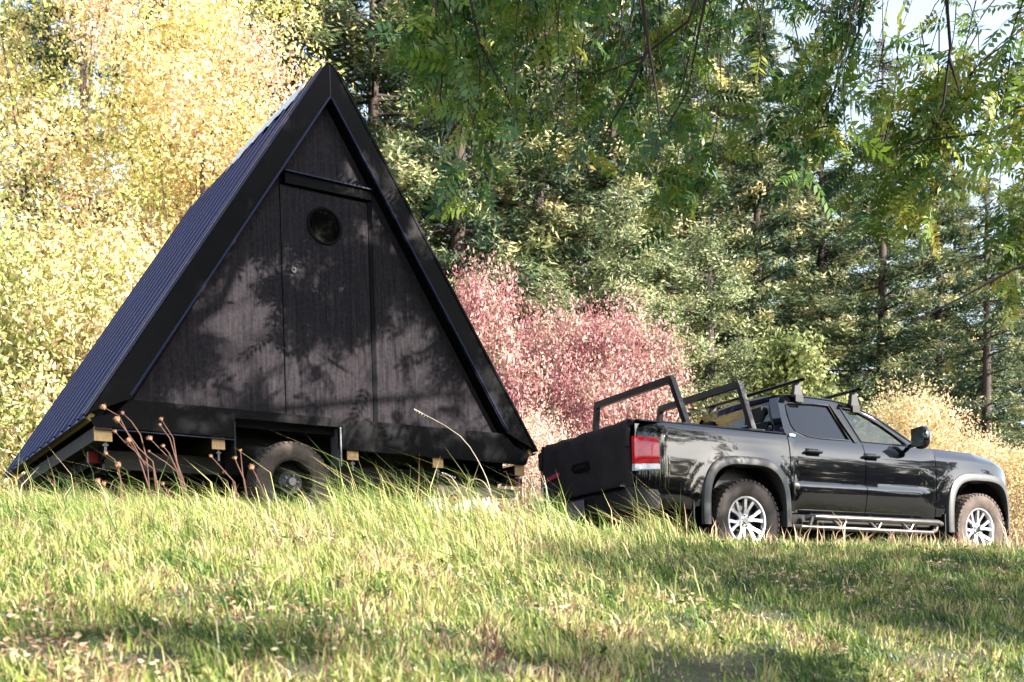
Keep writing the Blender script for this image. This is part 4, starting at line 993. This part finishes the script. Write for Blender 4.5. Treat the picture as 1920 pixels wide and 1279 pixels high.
leaves = []      # (pos, quat, scale, tone, visible)
def img(px, py, d): return Vector((P2(px, d), d, CAMZ+(1166-py)/2000*d))
env = lambda x: np.interp(x, [740, 765, 800, 860, 930, 990, 1060, 1120, 1180, 1230, 1300, 1360, 1430, 1500, 1560, 1620, 1700, 1780, 1850, 1960], [40, 150, 430, 450, 380, 230, 330, 290, 300, 440, 430, 350, 290, 330, 280, 430, 510, 430, 560, 520])
twigs = []
rg = np.random.default_rng(77)
for i in range(150):
    px_ = 745+(1985-745)*((i+rg.random())/150); d = rg.uniform(7.0, 8.9)
    bot = env(px_)*rg.choice([.35, .6, .85, 1.0], p=[.2, .25, .3, .25])*rg.uniform(.85, 1.05)
    if 1770 < px_ < 1865 and rg.random() < .75: continue
    if 1385 < px_ < 1420: continue
    top = bot-rg.uniform(260, 420); dx = rg.normal(0, 45)-25 if px_ < 1600 else rg.normal(-70, 50)
    a = img(px_-dx, top, d+rg.normal(0, .2)); c = img(px_, bot, d); m = a.lerp(c, .5)+Vector((dx*.0012+rg.normal()*.22, rg.normal()*.15, .10))
    twigs.append((a, m, c))
tube_segs = []
Tm = Matrix.Translation(T.location) @ Euler(T.rotation_euler).to_matrix().to_4x4(); Ti = Tm.inverted()
Sl = Ti.to_3x3() @ S
lit = [(-.60, 1.54, .16, .09), (-.75, 1.47, .12, .07), (-.15, 1.60, .14, .10), (-.02, 1.43, .2, .06), (.28, 1.95, .14, .06), (.1, 2.02, .12, .04), (.66, 1.98, .10, .07), (.30, 2.42, .16, .12), (.52, 2.44, .10, .14),
       (-.55, 1.10, .16, .13), (-.30, .86, .22, .15), (-.36, .68, .16, .10), (-1.02, .98, .20, .13), (-1.22, .26, .38, .15), (-1.0, .60, .2, .08), (-.62, .80, .16, .06), (-.12, .33, .42, .17), (.28, .45, .25, .3), (.25, .80, .15, .14),
       (1.0, .55, .55, .28), (.85, 1.22, .22, .22), (.60, 1.0, .16, .22), (.70, .30, .6, .18), (1.35, .35, .5, .22), (1.0, 1.9, .12, .12), (-.95, 1.25, .1, .06), (-.1, .0, .4, .05), (1.0, 2.12, .05, .1)]
def in_lit(u, z, f=1.1, m=.08):
    return any(((u-a)/(ra*f+m))**2+((z-b)/(rb*f+m))**2 < 1 for a, b, ra, rb in lit)
def hits_lit(p):
    q = Ti @ p; k = q.y/Sl.y; g = q-Sl*k
    return in_lit(g.x, g.z, 1.1, .085 if g.z > 1.25 else .09) and rg.random() < .95
for a, m, c in twigs:
    P = [a*(1-t)**2+m*2*t*(1-t)+c*t*t for t in np.linspace(0, 1, 7)]
    tube_segs.append(([tuple(p-OL) for p in P], [.0055, .005, .004, .0035, .003, .002, .0015]))
    ln = sum((P[k+1]-P[k]).length for k in range(6)); n = int(ln*15)
    for k in range(n):
        t = (k+rg.random())/n; t = t**.8
        p = a*(1-t)**2+m*2*t*(1-t)+c*t*t
        d = Vector((rg.normal()*.9-.25, rg.normal()*.7, -rg.uniform(.0, 1.0)))
        if hits_lit(p): continue
        leaves.append((p, rot_to(d, rg.normal()*1.0), rg.uniform(.85, 1.5), float(np.clip(rg.normal(.46+(.2 if p.x/p.y > .34 else 0), .25), 0, 1)), True))
# off-frame leaves added on the sun side, placed to throw the cabin's dappled shade
Sv = np.array(S)
n_sh = 0
for i in range(9000):
    u, z = rg.uniform(-2.5, 2.35), rg.uniform(-.6, 3.5)
    if z > 3.7-abs(u)*1.45: continue
    near = rg.random() < (.55 if z > 1.1 else .2)
    t = rg.uniform(5.2, 7.5) if near else rg.uniform(8, 13)
    if in_lit(u, z, 1.1, .095 if z > 1.25 else .11) and rg.random() < .99: continue
    if u > .5 and z < 1.4 and rg.random() < .55: continue
    g = Tm @ Vector((u, 0, z)); p = g+S*t
    px_ = 960+2000*p.x/p.y; py_ = 1166-2000*(p.z-CAMZ)/p.y
    if -60 < px_ < 1990 and py_ > -60: continue
    leaves.append((p, rot_to(rg.normal(size=3)+np.array([0, 0, -.5]), rg.uniform(0, 6)), rg.uniform(.9, 1.5), float(rg.uniform(0, .8)), False)); n_sh += 1
    if n_sh > 3400: break
# more unseen leaves added to cast shade patches on the slope and truck bed
gs = [(1250, 1050, 200, 26, 150), (1450, 1075, 200, 26, 170), (1720, 1130, 190, 40, 300), (1880, 1150, 120, 40, 260), (1600, 1045, 260, 14, 180), (1850, 1060, 100, 24, 160), (1560, 1100, 160, 22, 160), (1150, 1262, 200, 22, 90), (1400, 1270, 160, 16, 70), (250, 1262, 300, 14, 50)]
for cx, cy, sx_, sy_, cnt in gs:
    for k in range(cnt):
        a, b = rg.normal(cx, sx_*.6), rg.normal(cy, sy_*.6)
        if b > 1400: continue
        # intersect the pixel ray with the terrain
        lo = None
        for dd in np.linspace(4, 12, 120):
            X_, Z_ = P2(a, dd), CAMZ+(1166-b)/2000*dd
            if Z_ < float(terrain(X_, dd)): lo = (X_, dd, Z_); break
        if lo is None: continue
        t = rg.uniform(7, 13); p = Vector(lo)+S*t
        px_ = 960+2000*p.x/max(p.y, .3); py_ = 1166-2000*(p.z-CAMZ)/max(p.y, .3)
        if p.y > .3 and -60 < px_ < 1990 and py_ > -60: continue
        leaves.append((p, rot_to(rg.normal(size=3), rg.uniform(0, 6)), rg.uniform(.9, 1.5), float(rg.uniform(0, .8)), False))
for k in range(420):   # truck bed, tailgate and rear quarter
    q = Vector((rg.uniform(-3.0, -.9), -.9, rg.uniform(.3, 1.9))); g = Matrix.Translation(K.location) @ Euler(K.rotation_euler).to_matrix().to_4x4() @ q
    p = g+S*rg.uniform(7, 12)
    leaves.append((p, rot_to(rg.normal(size=3), rg.uniform(0, 6)), rg.uniform(.9, 1.5), float(rg.uniform(0, .8)), False))
# the 300 nearest visible leaves are parts, the rest one mass
leaves = [l for l in leaves if not (l[4] and 960+2000*l[0].x/l[0].y < (850 if 1166-2000*(l[0].z-CAMZ)/l[0].y > 150 else 795))]
vis = [l for l in leaves if l[4]]
vis.sort(key=lambda l: -l[2]/l[0].y if (0 < 960+2000*l[0].x/l[0].y < 1920 and 1166-2000*(l[0].z-CAMZ)/l[0].y > 10) else 0)
single = vis[:300]; ids = set(id(l) for l in single)
for l in single:
    ti = int(np.clip(l[3]*4, 0, 3)); o = link('leaf', LEAF_ME[4*random.randrange(4)+ti], O)
    o.location = l[0]-OL; o.rotation_mode = 'QUATERNION'; o.rotation_quaternion = l[1]; o.scale = (l[2],)*3
rest = [l for l in leaves if id(l) not in ids]
Vs = []; Fs = []; Ts = []; k0 = 0
for i, l in enumerate(rest):
    v, f = PP[i % 4]; Rm = np.array(l[1].to_matrix())
    Vs.append(v@Rm.T*l[2]+np.array(l[0]-OL)); Fs.append(f+k0); k0 += len(v); Ts.append(np.full(len(f), l[3])+RNG.normal(0, .07, len(f)))
F_ = np.concatenate(Fs)
tag(link('foliage', np_mesh('foliage', np.concatenate(Vs), F_.ravel(), np.full(len(F_), 4), np.concatenate(Ts), M['locust']), O), kind='stuff')
# limbs and branches
limb = lambda pts, rs: ([tuple(Vector(p)-OL) for p in pts], rs)
bm = B(); tube(bm, *limb([(TX, TY, gz(TX, TY)-.3), (TX+.1, TY+.2, 2.5), (TX-.1, TY+.6, 5.0), (TX-.2, TY+1.2, 7.0)], [.34, .27, .22, .16]), n=14); obj('trunk', bm, M['bark'], O, smooth=True)
for pts, rs in ([(TX-.1, TY+.6, 4.8), (5.2, -2.2, 6.4), (5.0, 2.0, 7.6), (3.6, 5.6, 7.6), (1.0, 7.6, 6.9)], [.15, .12, .08, .05, .015]), \
               ([(TX-.2, TY+1.1, 6.8), (5.8, -1.2, 7.8), (6.0, 3.0, 8.4), (6.4, 6.6, 7.6)], [.13, .09, .06, .02]), \
               ([(TX, TY+.5, 5.4), (4.6, -2.4, 6.8), (3.4, 1.6, 7.6), (-.4, 6.8, 7.2)], [.12, .08, .05, .015]):
    bm = B(); tube(bm, *limb(pts, rs), n=10); obj('limb', bm, M['bark'], O, smooth=True)
for pts in ([(1190, -120), (1212, 60), (1232, 180), (1240, 260)], [(1215, 90), (1170, 190), (1130, 260)], [(1765, -120), (1782, 90), (1768, 200), (1738, 262), (1700, 300)], [(1780, 110), (1800, 175)],
            [(2010, 210), (1850, 250), (1740, 262), (1640, 292)], [(2010, 470), (1900, 505), (1800, 560), (1700, 610)], [(1340, -80), (1310, 60), (1290, 170), (1250, 240)], [(860, -100), (900, 80), (960, 200)],
            [(1640, -90), (1610, 60), (1560, 180), (1520, 260)], [(1330, -60), (1290, 40), (1200, 110), (1120, 140)]):
    d0 = rg.uniform(6, 7.4); bm = B(); P = [img(a, b, d0+.1*i)-OL for i, (a, b) in enumerate(pts)]
    tube(bm, P, list(np.linspace(.012, .004, len(P))), 7); obj('branch', bm, M['twig'], O, smooth=True)
bm = B()
for pts, rs in tube_segs: tube(bm, pts, rs, 4, False)
tag(obj('twigs', bm, M['twig'], O), kind='stuff')

# ------------------------------------------------------------------ unseen wood added behind the camera for reflections in the truck
n = 36000; a = RNG.uniform(R(195), R(378), n); rr = RNG.uniform(40, 50, n); cl = np.sin(a*23)+np.sin(a*57+1)*.6
hh = np.clip(7.+2*np.sin(a*61)+11*np.clip(np.sin(a*19)*np.sin(a*67+.7)+.2, 0, 1), 2, 15)*RNG.random(n)**.8
C = np.stack([rr*np.cos(a), rr*np.sin(a), terrain(rr*np.cos(a), rr*np.sin(a))+hh], 1)
tag(link('reflection_wood', leaf_mesh('reflection_wood', C, rand_dir(n), rand_dir(n), RNG.uniform(.7, 1.5, n), RNG.uniform(.4, .8, n), RNG.uniform(.0, .6, n), M['fir'])), 'unseen wood added behind the viewer for the truck reflections', 'wood', kind='stuff')
